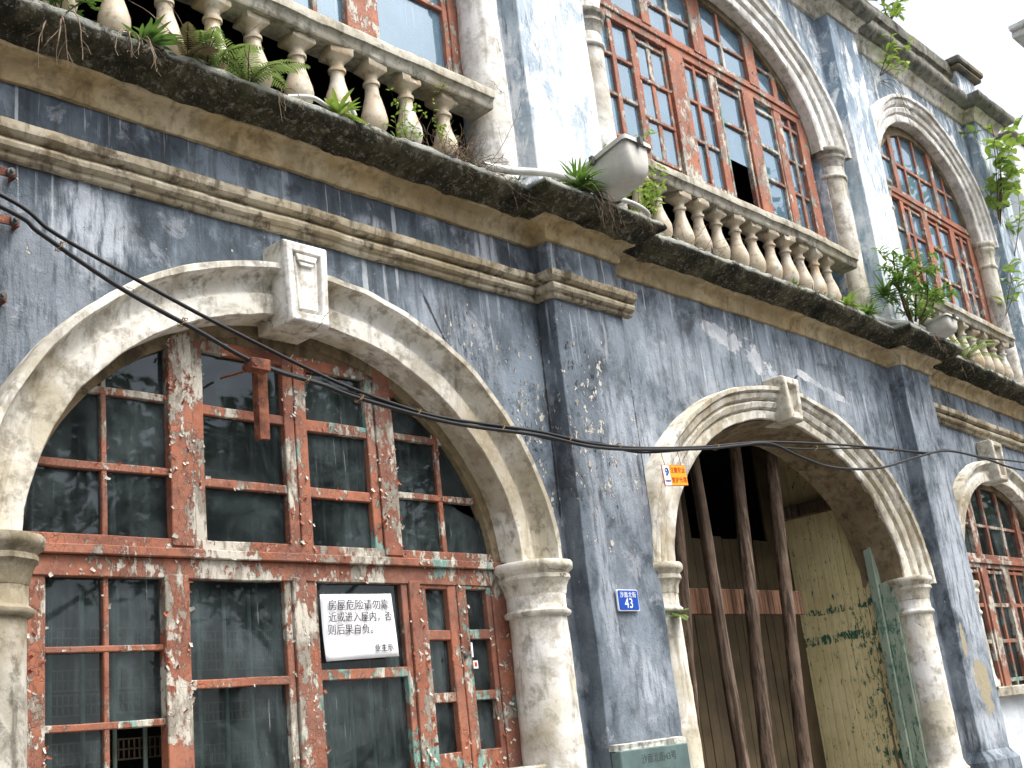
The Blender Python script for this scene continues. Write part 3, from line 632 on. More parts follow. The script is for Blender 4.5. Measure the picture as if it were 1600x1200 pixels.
for px_ in (14.92, 11.12, 5.9):
    mb = MB(); mb.box(px_-.02, px_+.55, -.10, .35, 9.13, 9.66); mb.build('parapet_pier', M['wall_up'], PAR, (px_, 0, 9.13), bevel=.02, sagit=True)
    mb = MB(); mb.box(px_-.10, px_+.63, -.18, .43, 9.64, 9.70); mb.box(px_-.13, px_+.66, -.21, .46, 9.704, 9.80); mb.build('pier_cap', M['cornice_up'], PAR, (px_, 0, 9.64), rough=((.012, 6),), bevel=.02, sagit=True)

# balustrades ---------------------------------------------------------------
bp_ = [(.072, 0), (.072, .035), (.060, .042), (.058, .058), (.046, .070), (.046, .080), (.060, .100), (.078, .135), (.086, .175), (.083, .215), (.070, .265), (.055, .315), (.045, .36), (.042, .40), (.044, .415), (.054, .420), (.055, .438), (.044, .444), (.043, .470), (.052, .485), (.072, .510), (.078, .520), (.078, .565)]
BAL_MESHES = []
for k in range(6):
    mb = MB(); mb.lathe([(r*(1+.05*mnoise.noise(Vector((k*3.1, z*9, 1)))), z) for r, z in bp_], (k*3.7, 0, 0), 28, square=(0, 1, 20, 21, 22))
    for q in range(4):            # knocked corners on the cap and base
        ang = k*1.7+q*2.1; cz = .565 if q % 2 else .01; ca, sa = math.cos(ang), math.sin(ang)
        for i, (x, y, z) in enumerate(mb.v):
            d = math.dist((x-k*3.7, y, z), (ca*.10, sa*.10, cz))
            if d < .04: mb.v[i] = (k*3.7+(x-k*3.7)*.86, y*.86, z+(.008 if cz < .1 else -.008))
    BALM = mb.build('baluster', M['bal'], None, (k*3.7, 0, 0), rough=((.005, 5), (.003, 16), (.0015, 40)), smooth=45)
    BAL_MESHES.append(BALM.data); bpy.data.objects.remove(BALM)
def balustrade(x0, x1, xs):
    P = [(-.01, 5.715), (.09, 5.715), (.10, 5.73), (.10, 5.765), (.112, 5.785), (.125, 5.79), (.125, 5.84), (.11, 5.865), (.06, 5.875), (-.06, 5.875), (-.10, 5.86), (-.10, 5.715), (-.01, 5.715)]
    mb = MB(); n = int((x1-x0)/.08)
    mb.sweep([[(lerp(x0, x1, k/n), -.10-d, z) for d, z in P[:-1]] for k in range(n+1)], True, True)
    rl = mb.build('balustrade', M['rail'], BL, ((x0+x1)/2, -.1, 5.16), rough=((0.006, 4), (0.004, 14)), smooth=35, sagit=True)
    for x in xs:
        b = bpy.data.objects.new('baluster', rng.choice(BAL_MESHES)); COL.objects.link(b)
        b.location = (x+rng.uniform(-.012, .012), -.10+rng.uniform(-.006, .006), 5.160+sag(x, 5.2)); adopt(b, rl)
        b.rotation_euler = (R(rng.uniform(-2.5, 2.5)), R(rng.uniform(-2.6, 2.6)), R(rng.uniform(-9, 9)))
balustrade(2.1, 5.44, [2.43, 2.72, 3.02, 3.30, 3.58, 3.86, 4.15, 4.44, 4.74, 5.04, 5.30][:10])
balustrade(6.95, 10.50, [7.09, 7.38, 7.66, 7.93, 8.20, 8.47, 8.74, 9.00, 9.27, 9.55, 9.80, 10.05, 10.30][:12])
balustrade(11.9, 14.30, [12.15+.275*k for k in range(8)])

# dark rooms behind the windows ----------------------------------------------
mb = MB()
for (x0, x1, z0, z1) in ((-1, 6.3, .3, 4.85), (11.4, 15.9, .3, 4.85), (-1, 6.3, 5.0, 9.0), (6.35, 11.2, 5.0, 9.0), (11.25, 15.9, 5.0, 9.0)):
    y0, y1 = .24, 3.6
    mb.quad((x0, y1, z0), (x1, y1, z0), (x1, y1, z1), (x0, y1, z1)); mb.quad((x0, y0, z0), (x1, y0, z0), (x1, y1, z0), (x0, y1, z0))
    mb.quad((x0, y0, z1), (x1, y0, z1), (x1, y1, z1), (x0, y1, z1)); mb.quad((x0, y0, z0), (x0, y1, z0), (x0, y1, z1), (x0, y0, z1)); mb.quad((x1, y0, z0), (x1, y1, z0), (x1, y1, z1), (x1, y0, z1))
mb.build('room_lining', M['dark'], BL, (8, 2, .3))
mb = MB(); mb.box(-2.5, 16, 3.7, 9, 0, 9.1); mb.box(-2.5, -2.4, .02, 3.7, 0, 9.1); mb.box(15.9, 15.99, .02, 3.7, 0, 9.0); mb.build('rear_block', M['neigh'], BL, (8, 6, 0))

# windows ---------------------------------------------------------------------
FLK = random.Random(5)
class Win:
    def __init__(s, cx, z0, a, b, y, mat): s.cx, s.z0, s.a, s.b, s.y, s.mat = cx, z0, a, b, y, mat; s.bars = {}; s.root = None; s.flat = []
    def top(s, x):
        u = (x-s.cx)/s.a; return s.z0+s.b*math.sqrt(max(0, 1-u*u))
    def xr(s, z):
        if z <= s.z0: return s.a
        u = (z-s.z0)/s.b; return s.a*math.sqrt(max(0, 1-u*u))
    def mb(s, part): return s.bars.setdefault(part, MB())
    def v(s, x0, x1, z0, z1=None, p=0.0, part='frame', th=.05):
        y0 = s.y-p; nseg = 6; xs = []
        zt0, zt1 = (s.top(x0), s.top(x1)) if z1 is None else (z1, z1)
        rows = []
        for k in range(nseg+1):
            t = k/nseg; rows.append([(x0, s.y+th, lerp(z0, zt0, t)), (x0, y0, lerp(z0, zt0, t)), (x1, y0, lerp(z0, zt1, t)), (x1, s.y+th, lerp(z0, zt1, t))])
        s.mb(part).sweep(rows, True, True); s.flat.append((part, x0, x1, z0, min(zt0, zt1), y0))
    def h(s, x0, x1, z0, z1, p=-0.004, part='frame', th=.05):
        w = s.xr(z1); x0 = max(x0, s.cx-w-.01); x1 = min(x1, s.cx+w+.01)
        if x1-x0 < .02: return
        y0 = s.y-p; n = max(2, int((x1-x0)/.15))
        s.mb(part).sweep([[(lerp(x0, x1, k/n), s.y+th, z0), (lerp(x0, x1, k/n), y0, z0), (lerp(x0, x1, k/n), y0, z1), (lerp(x0, x1, k/n), s.y+th, z1)] for k in range(n+1)], True, True)
        s.flat.append((part, x0, x1, z0, z1, y0))
    def ring(s, w, p=0.012, phis=(0, math.pi), th=.06):
        n = 48; rows = []
        for k in range(n+1):
            ph = lerp(*phis, k/n); o = ell(s.cx, s.z0, s.a+.10, s.b+.10, ph); i = ell(s.cx, s.z0, s.a-w, s.b-w, ph)
            rows.append([(o[0], s.y+th, o[1]), (o[0], s.y-p, o[1]), (i[0], s.y-p, i[1]), (i[0], s.y+th, i[1])])
        s.mb('mortar_ring').sweep(rows, True, True)
    def glass(s, cells, mat, name='glass'):
        mb = MB()
        for c in cells:
            x0, x1, z0, z1 = c[:4]; t1, t2 = FLK.uniform(-.004, .004), FLK.uniform(-.004, .004); y = s.y+.03
            if len(c) > 4: mb.face([mb.vert((px, y+lerp(-t1, t1, (px-x0)/(x1-x0)), pz)) for px, pz in c[4]])
            else: mb.quad((x0, y-t1-t2, z0), (x1, y+t1-t2, z0), (x1, y+t1+t2, z1), (x0, y-t1+t2, z1))
        return mb.build(name, mat, s.root, (s.cx, s.y, s.z0), sagit=True, recalc=False)
    def flakes(s, dens, mats, size=(.012, .04)):
        mb = MB()
        for part, x0, x1, z0, z1, y in s.flat:
            n = int((x1-x0)*max(0, z1-z0)*dens*FLK.uniform(.6, 1.4)+FLK.random())
            for _ in range(n):
                px, pz = FLK.uniform(x0, x1), FLK.uniform(z0, z1)
                if FLK.random() < .5: px = FLK.choice((x0, x1))+FLK.uniform(-.004, .004)
                if mnoise.noise(Vector((px*5, 1, pz*3))) < -0.12: continue
                L = FLK.uniform(*size); w = L*FLK.uniform(.35, .9); an = FLK.uniform(0, 6.28); cu = FLK.uniform(.5, 1.5)
                mb.cur = 0 if FLK.random() < .62 else 1
                rows = []
                for k in range(5):
                    t = k/4; al = t*t*L; out = L*cu*(t**2)*.42; rr = []
                    for sgn in (-1, 0, 1):
                        jj = FLK.uniform(.8, 1.1); du = al if False else t*L*.8; dv = sgn*w*.5*jj*(1-.35*t)
                        rr.append((px+du*math.cos(an)-dv*math.sin(an), y-.0015-out-abs(sgn)*.001, pz+du*math.sin(an)+dv*math.cos(an)))
                    rows.append(rr)
                mb.sweep(rows)
        if mb.f: mb.build('paint_flakes', mats, s.root, (s.cx, s.y, s.z0), smooth=60, sagit=True, recalc=False)
    def finish(s, rootpart='frame', name='window', mats=None):
        s.root = s.mb('frame').build(name, s.mat, BL, (s.cx, s.y, s.z0), rough=((.0035, 4), (.0015, 20)), bevel=.004, sagit=True)
        for k, m_ in s.bars.items():
            if k == 'frame': continue
            m_.build(k.split('#')[0], M['soffit'] if k == 'mortar_ring' else (mats or {}).get(k, s.mat), s.root, (s.cx, s.y, s.z0), rough=((.0035, 4), (.0015, 20)), bevel=.004, sagit=True)
        return s.root

# the big ground-floor window
w = Win(3.83, 2.62, 1.55, 1.31, .14, M['red']); w.ring(.055, .018)
w.v(2.22, 2.39, 1.3, 2.63, .02); w.v(2.392, 2.475, 1.3, 2.60, .006, 'casement'); w.v(5.275, 5.45, 1.3, 2.63, .02)
w.v(3.106, 3.238, 2.70, None, .02); w.v(3.242, 3.307, 2.70, 3.80, .008, 'casement#2'); w.v(3.812, 3.878, 2.70, 3.80, .008, 'casement#2')
w.v(3.884, 3.962, 2.70, 3.80, .010, 'casement#3'); w.v(4.392, 4.452, 2.70, 3.80, .008, 'casement#3'); w.v(4.456, 4.587, 2.70, None, .02)
w.h(3.24, 4.454, 3.735, 3.805, .004)
w.v(2.752, 2.780, 2.72, None, -.006); w.v(4.926, 4.962, 2.72, None, -.006)
for x0, x1, rows_, pt in ((2.3, 3.11, ((3.43, 3.468), (3.052, 3.090)), 'frame'), (3.30, 3.82, ((3.396, 3.448), (3.014, 3.060)), 'casement#2'), (3.955, 4.40, ((3.380, 3.446), (3.006, 3.062)), 'casement#3'), (4.58, 5.4, ((3.402, 3.442), (3.048, 3.086)), 'frame')):
    for a, b in rows_: w.h(x0, x1, a, b, -.002, pt)
w.h(2.2, 5.45, 2.685, 2.738, .010); w.h(2.2, 5.45, 2.640, 2.684, .045); w.h(2.2, 5.45, 2.542, 2.639, .016)
w.v(3.055, 3.184, 1.2, 2.56, .022); w.v(3.758, 3.800, 1.2, 2.56, .004, 'casement#4'); w.v(3.184, 3.202, 1.2, 2.56, .002, 'casement#4')
w.v(3.802, 3.888, 1.2, 2.56, .022); w.v(3.890, 3.968, 1.2, 2.56, .006, 'casement#5'); w.v(4.557, 4.602, 1.2, 2.56, .006, 'casement#5'); w.v(4.604, 4.690, 1.2, 2.56, .022)
w.v(4.692, 4.742, 1.3, 2.54, .008, 'casement#6'); w.v(4.912, 4.982, 1.3, 2.54, .010, 'casement#6'); w.v(4.986, 5.062, 1.3, 2.54, .014, 'casement#7'); w.v(5.236, 5.275, 1.3, 2.54, .008, 'casement#7')
w.v(2.753, 2.779, 1.2, 2.56, -.004, 'casement')
for a, b in ((2.204, 2.232), (1.864, 1.896)): w.h(2.46, 3.06, a, b, 0, 'casement')
w.h(3.19, 3.77, 2.020, 2.062, .002, 'casement#4'); w.h(3.96, 4.565, 2.030, 2.084, .004, 'casement#5')
for a, b in ((2.520, 2.55), (2.226, 2.282), (1.876, 1.930), (1.48, 1.60)): w.h(4.735, 4.92, a, b, .004, 'casement#6'); w.h(5.055, 5.24, a, b, .008, 'casement#7')
w.finish(mats={'casement#6': M['redteal'], 'casement#7': M['redteal'], 'casement#5': M['redteal'], 'casement#3': M['redteal']})
w.flakes(400, [M['flakepale'], M['flakered']], (.008, .030))
crackcell = (4.964, 5.45, 2.738, 3.05, [(4.964, 2.738), (5.45, 2.738), (5.45, 2.93), (5.27, 2.955), (5.12, 3.0), (5.02, 3.05), (4.964, 3.05)])
w.glass([(2.3, 2.753, 2.738, 3.6), (2.779, 3.108, 2.738, 3.9), (3.30, 3.814, 2.738, 3.75), (3.96, 4.394, 2.738, 3.75), (4.585, 4.928, 2.738, 3.9), (4.96, 5.45, 3.05, 3.6), crackcell,
         (2.47, 2.754, 1.2, 2.55), (2.778, 3.056, 1.895, 2.55), (3.20, 3.76, 1.2, 2.04), (3.20, 3.76, 2.04, 2.55), (3.965, 4.56, 1.2, 2.05), (3.965, 4.56, 2.05, 2.55), (4.74, 4.914, 1.3, 2.54), (5.06, 5.24, 1.3, 2.54)], M['glass'])
W1R = w.root
mb = MB(); mb.box(5.044, 5.056, .110, .118, 2.12, 2.205); mb.cur = 1; mb.prism(rounded2(5.050, 5.085, 2.055, 2.105), .108, .112) if False else mb.box(5.048, 5.084, .108, .112, 2.055, 2.10); mb.cur = 2; mb.box(5.056, 5.076, .1065, .1079, 2.066, 2.09)
mb.build('latch_seal', [M['platewhite'], M['paper'], M['tagred']], W1R, (5.06, .11, 2.1))
mb = MB(); mb.lathe([(.016, 0), (.018, .006), (.012, .016), (.004, .018)], (0, 0, 0), 12); mb.v = [(5.008+a, .128-c, 2.135+b) for a, b, c in mb.v]; mb.build('lock', M['lampdark'], W1R, (5.008, .12, 2.135))
# rough mortar between the square heads and the arch
mb = MB(); pts = [(3.10, 3.80)]+[(4.56, 3.80)]+[(lerp(4.56, 3.10, k/16), w.top(lerp(4.56, 3.10, k/16))+.04) for k in range(17)]
mb.prism(pts, .136, .20); mb.build('mortar_fill', M['soffit'], BL, (3.83, .14, 3.8), rough=((.012, 7), (.008, 22)))
# stone sill
mb = MB(); mb.box(2.2, 5.5, -.10, .30, 1.38, 1.482); mb.build('window_sill', M['rail'], BL, (3.83, 0, 1.38), rough=((.006, 5),), bevel=.012)

# iron bars with lattice bands behind the panes
mb = MB()
for x0, n, sp in ((2.575, 4, .155), (3.34, 4, .152), (4.13, 4, .145), (4.80, 2, .10), (5.12, 2, .10)):
    for k in range(n): mb.tube([(x0+sp*k, .30, .9), (x0+sp*k, .30, 2.52)], .011, 8)
mb.cur = 1
for x0, x1, zs in ((2.46, 3.16, (1.42, 1.60, 1.99, 2.10, 2.29, 1.78)), (3.24, 3.86, (1.45, 1.72, 2.17, 2.27, 1.92))):
    for zc in zs:
        for dz in (-.045, 0, .045): mb.box(x0, x1, .318, .324, zc+dz-.0035, zc+dz+.0035)
        n = int((x1-x0)/.026)
        for k in range(n+1):
            x = lerp(x0, x1, k/n); mb.box(x-.004, x+.004, .3245, .329, zc-.045, zc+.045)
mb.build('window_bars', [M['ironbar'], M['ironlace']], BL, (3.83, .3, .9), recalc=True)
mb = MB(); mb.prism([(3.75, 1.52), (5.1, 1.86), (5.1, 2.0), (3.75, 1.68)], .42, .45); mb.build('inner_board', M['pole'], BL, (4.4, .42, 1.5))

def upx(x): return x*.9864
def upz(z): return 1.6+(z-1.6)*.9864
# the wide upper window
w = Win(8.82, 7.06, 1.73, 1.16, .08, M['redup']); w.ring(.05, .014)
U = lambda *a: [upx(x) for x in a]
zb = 5.98; zt = upz(7.47); w.h(6.9, 10.7, 5.93, 5.985, .01)
def V(a, b, z0=zb, z1=zt, p=0.0, part='frame'): w.v(upx(a), upx(b), z0, z1, p, part)
V(7.10, 7.236, zb, zt, .016); V(10.50, 10.66, zb, zt, .016); V(8.25, 8.50, zb, zt, .020); V(9.475, 9.675, zb, zt, .020)
V(7.424, 7.482, p=-.002, part='casement'); V(7.705, 7.755, p=.004, part='casement'); V(7.76, 7.828, p=-.012, part='casement#2'); V(7.976, 8.034, p=-.016, part='casement#2'); V(8.205, 8.245, p=-.012, part='casement#2')
V(8.674, 8.716, p=-.004, part='casement#3'); V(8.912, 9.024, p=.004, part='casement#3'); V(9.434, 9.47, p=0, part='casement#4'); V(9.04, 9.07, p=0, part='casement#4')
V(10.062, 10.198, p=.006); V(10.346, 10.394, p=-.004, part='casement#5'); V(9.68, 9.71, p=0, part='casement#6'); V(10.03, 10.058, p=0, part='casement#6')
for x0, x1, rs, pt in ((7.23, 7.72, (7.085, 6.695, 7.46, 6.3, 5.9), 'casement'), (7.80, 8.23, (7.005, 6.62, 7.38, 6.23), 'casement#2'), (8.49, 8.93, (7.04, 6.63, 7.41, 6.2), 'casement#3'), (9.06, 9.45, (6.99, 7.37), 'casement#4'), (9.70, 10.04, (6.945, 6.59, 7.35, 6.1), 'casement#6'), (10.19, 10.51, (6.95, 6.58, 7.33, 6.15), 'casement#5')):
    for r_ in rs: w.h(upx(x0), upx(x1), upz(r_)-.017, upz(r_)+.017, -.006, pt)
w.h(7.0, 10.7, upz(7.445), upz(7.52), .012); w.h(7.0, 10.7, upz(7.521), upz(7.56), .03); w.h(7.0, 10.7, upz(7.561), upz(7.62), .008)
zu = upz(7.60)
for a, b, p in ((7.935, 8.065, .016), (8.735, 8.945, .018), (9.685, 9.86, .016), (8.385, 8.432, -.004), (9.258, 9.300, -.004), (10.15, 10.235, .004), (7.45, 7.52, .004)): w.v(upx(a), upx(b), zu, None, p)
for x0, x1 in ((7.2, 7.94), (8.06, 8.74), (8.94, 9.69), (9.85, 10.6)): w.h(upx(x0), upx(x1), upz(7.87), upz(7.905), -.008)
w.finish(mats={'casement#4': M['greywood'], 'casement#6': M['greywood'], 'casement#2': M['redup']})
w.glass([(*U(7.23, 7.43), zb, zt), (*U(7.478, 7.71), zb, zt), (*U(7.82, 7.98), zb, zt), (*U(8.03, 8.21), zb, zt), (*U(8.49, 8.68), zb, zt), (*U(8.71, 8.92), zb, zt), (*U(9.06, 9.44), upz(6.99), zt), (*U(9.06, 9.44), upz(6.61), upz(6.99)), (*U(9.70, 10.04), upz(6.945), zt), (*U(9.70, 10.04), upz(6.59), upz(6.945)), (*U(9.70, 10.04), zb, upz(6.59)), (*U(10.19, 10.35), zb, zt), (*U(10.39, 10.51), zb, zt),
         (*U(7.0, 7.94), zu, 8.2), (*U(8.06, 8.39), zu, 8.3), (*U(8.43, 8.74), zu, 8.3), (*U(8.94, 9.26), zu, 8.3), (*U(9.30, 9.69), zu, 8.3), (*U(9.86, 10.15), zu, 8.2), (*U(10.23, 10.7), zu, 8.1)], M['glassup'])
w.flakes(60, [M['flakepale'], M['flakered']], (.01, .03))

# the upper right window
w = Win(13.25, 7.06, 1.22, 1.12, .08, M['redup']); w.ring(.04, .012)
zt = 7.16; zu = 7.28
for a, b, p, pt in ((12.0, 12.29, .014, 'frame'), (12.528, 12.61, .010, 'frame'), (12.752, 12.812, -.004, 'casement'), (13.055, 13.205, .016, 'frame'), (13.474, 13.535, -.004, 'casement#2'), (13.81, 13.95, .014, 'frame'), (14.125, 14.20, -.002, 'casement#3'), (14.325, 14.5, .014, 'frame')): w.v(a, b, 5.96, zt, p, pt)
for x0, x1, rs, pt in ((12.28, 12.53, (6.80, 6.42, 6.05), 'casement#4'), (12.60, 13.06, (6.80, 6.43, 6.05, 7.12), 'casement'), (13.2, 13.82, (6.80, 6.43, 6.05, 7.12), 'casement#2'), (13.94, 14.33, (6.80, 6.43, 6.05, 7.12), 'casement#3')):
    for r_ in rs: w.h(x0, x1, r_-.018, r_+.018, -.007, pt)
w.h(11.9, 14.6, zt, zt+.055, .012); w.h(11.9, 14.6, zt+.056, zu-.03, .028); w.h(11.9, 14.6, zu-.029, zu+.03, .010)
for a, b, p in ((12.55, 12.65, .012), (12.90, 12.94, -.004), (13.26, 13.30, -.004), (13.62, 13.72, .012), (13.98, 14.02, -.004)): w.v(a, b, zu, None, p)
for x0, x1 in ((12.0, 12.55), (12.64, 13.63), (13.71, 14.5)): w.h(x0, x1, 7.66, 7.70, -.008)
w.finish()
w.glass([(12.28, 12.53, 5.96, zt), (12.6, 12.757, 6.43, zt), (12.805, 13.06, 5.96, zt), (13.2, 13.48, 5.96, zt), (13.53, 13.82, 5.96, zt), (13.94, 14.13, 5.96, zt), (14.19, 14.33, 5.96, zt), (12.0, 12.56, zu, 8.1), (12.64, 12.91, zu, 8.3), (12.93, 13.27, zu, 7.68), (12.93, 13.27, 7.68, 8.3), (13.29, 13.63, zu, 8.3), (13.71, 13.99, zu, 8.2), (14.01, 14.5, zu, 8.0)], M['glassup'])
# the upper left window: only its right-hand casement reaches into view
w = Win(3.83, 7.06, 1.66, 1.15, .08, M['redup']); w.ring(.05, .014)
for a, b, p, pt in ((2.1, 2.32, .014, 'frame'), (2.95, 3.12, .014, 'frame'), (3.70, 3.95, .014, 'frame'), (4.43, 4.60, .018, 'frame'), (4.602, 4.715, .004, 'casement'), (5.335, 5.38, .0, 'casement'), (5.382, 5.6, .014, 'frame'), (4.17, 4.21, -.004, 'casement#2')): w.v(a, b, 6.0, 7.3, p, pt)
w.h(2.1, 5.6, 5.95, 6.005, .01); w.h(4.7, 5.34, 6.60, 6.635, -.004, 'casement'); w.h(2.1, 5.6, 7.3, 7.42, .016); w.h(3.9, 4.44, 6.5, 6.53, -.004, 'casement#2')
for a, b in ((2.95, 3.1), (3.75, 3.9), (4.5, 4.65)): w.v(a, b, 7.4, None, .012)
w.finish()
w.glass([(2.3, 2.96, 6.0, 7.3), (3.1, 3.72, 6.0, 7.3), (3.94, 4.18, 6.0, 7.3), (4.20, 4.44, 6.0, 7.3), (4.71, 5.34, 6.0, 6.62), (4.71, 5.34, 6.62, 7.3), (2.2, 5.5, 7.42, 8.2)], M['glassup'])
# the ground-floor window at the right end
w = Win(13.18, 2.62, 1.29, 1.27, .08, M['red']); w.ring(.05, .012)
for a, b, p, pt in ((11.8, 12.02, .014, 'frame'), (12.20, 12.23, -.004, 'casement'), (12.45, 12.49, .004, 'casement'), (12.51, 12.66, .018, 'frame'), (12.865, 12.905, -.004, 'casement#2'), (13.10, 13.24, .016, 'frame'), (13.42, 13.46, -.004, 'casement#3'), (13.68, 13.85, .018, 'frame'), (14.1, 14.14, -.004, 'frame'), (14.36, 14.6, .014, 'frame')): w.v(a, b, 1.64, 2.86, p, pt)
for x0, x1, pt in ((11.95, 12.52, 'casement'), (12.64, 13.12, 'casement#2'), (13.22, 13.70, 'casement#3'), (13.83, 14.4, 'frame')):
    for r_ in (2.46, 2.09, 2.82, 1.70): w.h(x0, x1, r_-.02, r_+.02, -.007, pt)
w.h(11.8, 14.6, 2.86, 2.91, .010); w.h(11.8, 14.6, 2.911, 2.96, .035); w.h(11.8, 14.6, 2.961, 3.02, .012)
for a, b, p in ((12.51, 12.655, .014), (12.955, 13.0, -.004), (13.36, 13.42, -.004), (13.75, 13.86, .014)): w.v(a, b, 3.0, None, p)
for x0, x1 in ((11.9, 12.52), (12.64, 13.76), (13.85, 14.5)): w.h(x0, x1, 3.35, 3.385, -.007)
w.finish(mats={'casement#2': M['redteal']})
w.glass([(12.0, 12.21, 1.64, 2.86), (12.22, 12.46, 1.64, 2.86), (12.65, 12.87, 1.64, 2.86), (12.9, 13.12, 1.64, 2.86), (13.23, 13.43, 1.64, 2.86), (13.45, 13.7, 1.64, 2.86), (13.84, 14.4, 1.64, 2.86), (11.9, 12.52, 3.0, 3.8), (12.65, 12.96, 3.0, 3.9), (12.99, 13.37, 3.0, 3.9), (13.41, 13.76, 3.0, 3.9), (13.85, 14.5, 3.0, 3.8)], M['glass'])
w.flakes(60, [M['flakepale'], M['flakered']], (.01, .03))
mb = MB(); mb.box(11.75, 14.65, -.10, .30, 1.54, 1.642); mb.build('window_sill', M['rail'], BL, (13.2, 0, 1.54), rough=((.006, 5),), bevel=.012)

# doorway passage with boarded walls ------------------------------------------
mb = MB(); zf = .3
mb.quad((6.9, .0, zf), (10.6, .0, zf), (10.6, 1.3, zf), (6.9, 1.3, zf)); mb.quad((6.9, .37, 4.3), (10.6, .37, 4.3), (10.6, 2.6, 4.3), (6.9, 2.6, 4.3)); mb.quad((6.9, 2.6, zf), (10.6, 2.6, zf), (10.6, 2.6, 4.3), (6.9, 2.6, 4.3))
mb.quad((6.88, .37, zf), (6.88, 2.6, zf), (6.88, 2.6, 4.3), (6.88, .37, 4.3)); mb.quad((10.62, 1.15, zf), (10.62, 2.6, zf), (10.62, 2.6, 4.3), (10.62, 1.15, 4.3))
mb.build('passage_lining', M['dark'], BL, (8.75, 1, zf))
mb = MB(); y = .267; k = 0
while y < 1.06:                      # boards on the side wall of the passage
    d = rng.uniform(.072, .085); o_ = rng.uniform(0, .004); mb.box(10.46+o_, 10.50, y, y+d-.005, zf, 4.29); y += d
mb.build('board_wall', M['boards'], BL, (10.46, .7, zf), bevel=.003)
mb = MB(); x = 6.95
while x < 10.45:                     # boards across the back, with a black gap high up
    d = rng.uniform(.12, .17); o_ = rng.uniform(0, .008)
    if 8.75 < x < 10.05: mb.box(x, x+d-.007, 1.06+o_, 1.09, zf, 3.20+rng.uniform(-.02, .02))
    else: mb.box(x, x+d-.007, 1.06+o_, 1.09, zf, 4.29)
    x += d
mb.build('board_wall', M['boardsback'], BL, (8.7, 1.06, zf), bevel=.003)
mb = MB(); mb.box(10.36, 10.455, .40, 1.05, 3.42, 3.54); mb.build('wall_beam', M['pole'], BL, (10.4, .7, 3.4), bevel=.006)
mb = MB(); mb.box(10.395, 10.50, .185, .262, zf, 3.0); mb.build('doorpost', M['post'], BL, (10.4, .2, zf), rough=((.003, 5),), bevel=.005)
mb = MB(); mb.box(10.425, 10.50, .06, .182, zf, 2.66); mb.build('doorpost', M['post'], BL, (10.45, .1, zf), rough=((.003, 5),), bevel=.005)

# ------------------------------------------------------------------ props and plank in the doorway
def prop(x0, z0, x1, z1, y, r, label):
    zt = 4.20; f = lambda z: lerp(x0, x1, (z-z0)/(z1-z0)); mb = MB(); n = 22; path = []; rad = []
    for k in range(n+1):
        z = lerp(.302, zt, k/n); p = Vector((f(z), y, z)); w_ = nz((x0, y, z), .8)*.018; path.append((p.x+w_.x, y+w_.y, z)); rad.append(r*lerp(1.08, .92, k/n)*(1+.05*mnoise.noise(Vector((x0, 0, z*2)))))
    mb.tube(path, rad, 14)
    o = mb.build('timber_prop', M['pole'], None, (f(.302), y, .302), rough=((.006, 6), (.003, 22)), smooth=50)
    return tag(o, label, 'timber prop', 'round timber props standing in the doorway')
prop(7.63, 1.30, 7.80, 2.68, .50, .050, 'leftmost timber prop in the doorway, close behind the plant-grown column')
prop(8.185, 1.25, 8.165, 3.49, .46, .052, 'timber prop in the doorway, second from the left column')
prop(8.51, 1.22, 8.785, 3.89, .44, .057, 'pale timber prop in the middle of the doorway, leaning left')
prop(9.015, 1.18, 9.27, 3.36, .42, .057, 'rightmost timber prop in the doorway, beside the yellow boards')
mb = MB(); mb.box(7.45, 9.72, .585, .635, 2.44, 2.65)
tag(mb.build('cross_plank', M['plank'], None, (8.4, .6, 2.44), rough=((.004, 5),), bevel=.006), 'reddish horizontal plank nailed behind the doorway props', 'plank')
mb = MB(); mb.box(7.02, 7.50, .66, .70, .30, 4.1)
tag(mb.build('upright_plank', M['plank'], None, (7.1, .62, .302), rough=((.004, 5),), bevel=.006), 'dark upright board against the left side of the doorway', 'plank')

# ------------------------------------------------------------------ writing: house number, paper notice, stone plaque, cable tag
def rounded(x0, x1, z0, z1, r, n=5):
    p = []
    for cx, cz, a0 in ((x1-r, z1-r, 0), (x0+r, z1-r, 90), (x0+r, z0+r, 180), (x1-r, z0+r, 270)):
        p += [(cx+r*math.cos(R(a0+90*k/n)), cz+r*math.sin(R(a0+90*k/n))) for k in range(n+1)]
    return p
hp = empty('house_number_plate', (6.222, -.152, 2.345))
tag(hp, 'small blue enamel house number plate reading 43 on the pilaster', 'number plate')
mb = MB(); mb.prism(rounded(6.115, 6.33, 2.348, 2.486, .012), -.172, -.160); mb.build('border', M['platewhite'], hp, (6.222, -.16, 2.345))
mb = MB(); mb.prism(rounded(6.121, 6.324, 2.354, 2.480, .010), -.1745, -.1722); mb.build('plate', M['plateblue'], hp, (6.222, -.16, 2.345))
text_mesh('street_lettering', '沙面北街', .040, (6.222, -.1755, 2.449), M['platewhite'], hp, spacing=1.12)
text_mesh('number', '43', .090, (6.222, -.1755, 2.394), M['platewhite'], hp)
for o in list(hp.children):
    if o.name.startswith('number'): o.data.transform(Matrix.Diagonal((1.0, 1, 1, 1)))

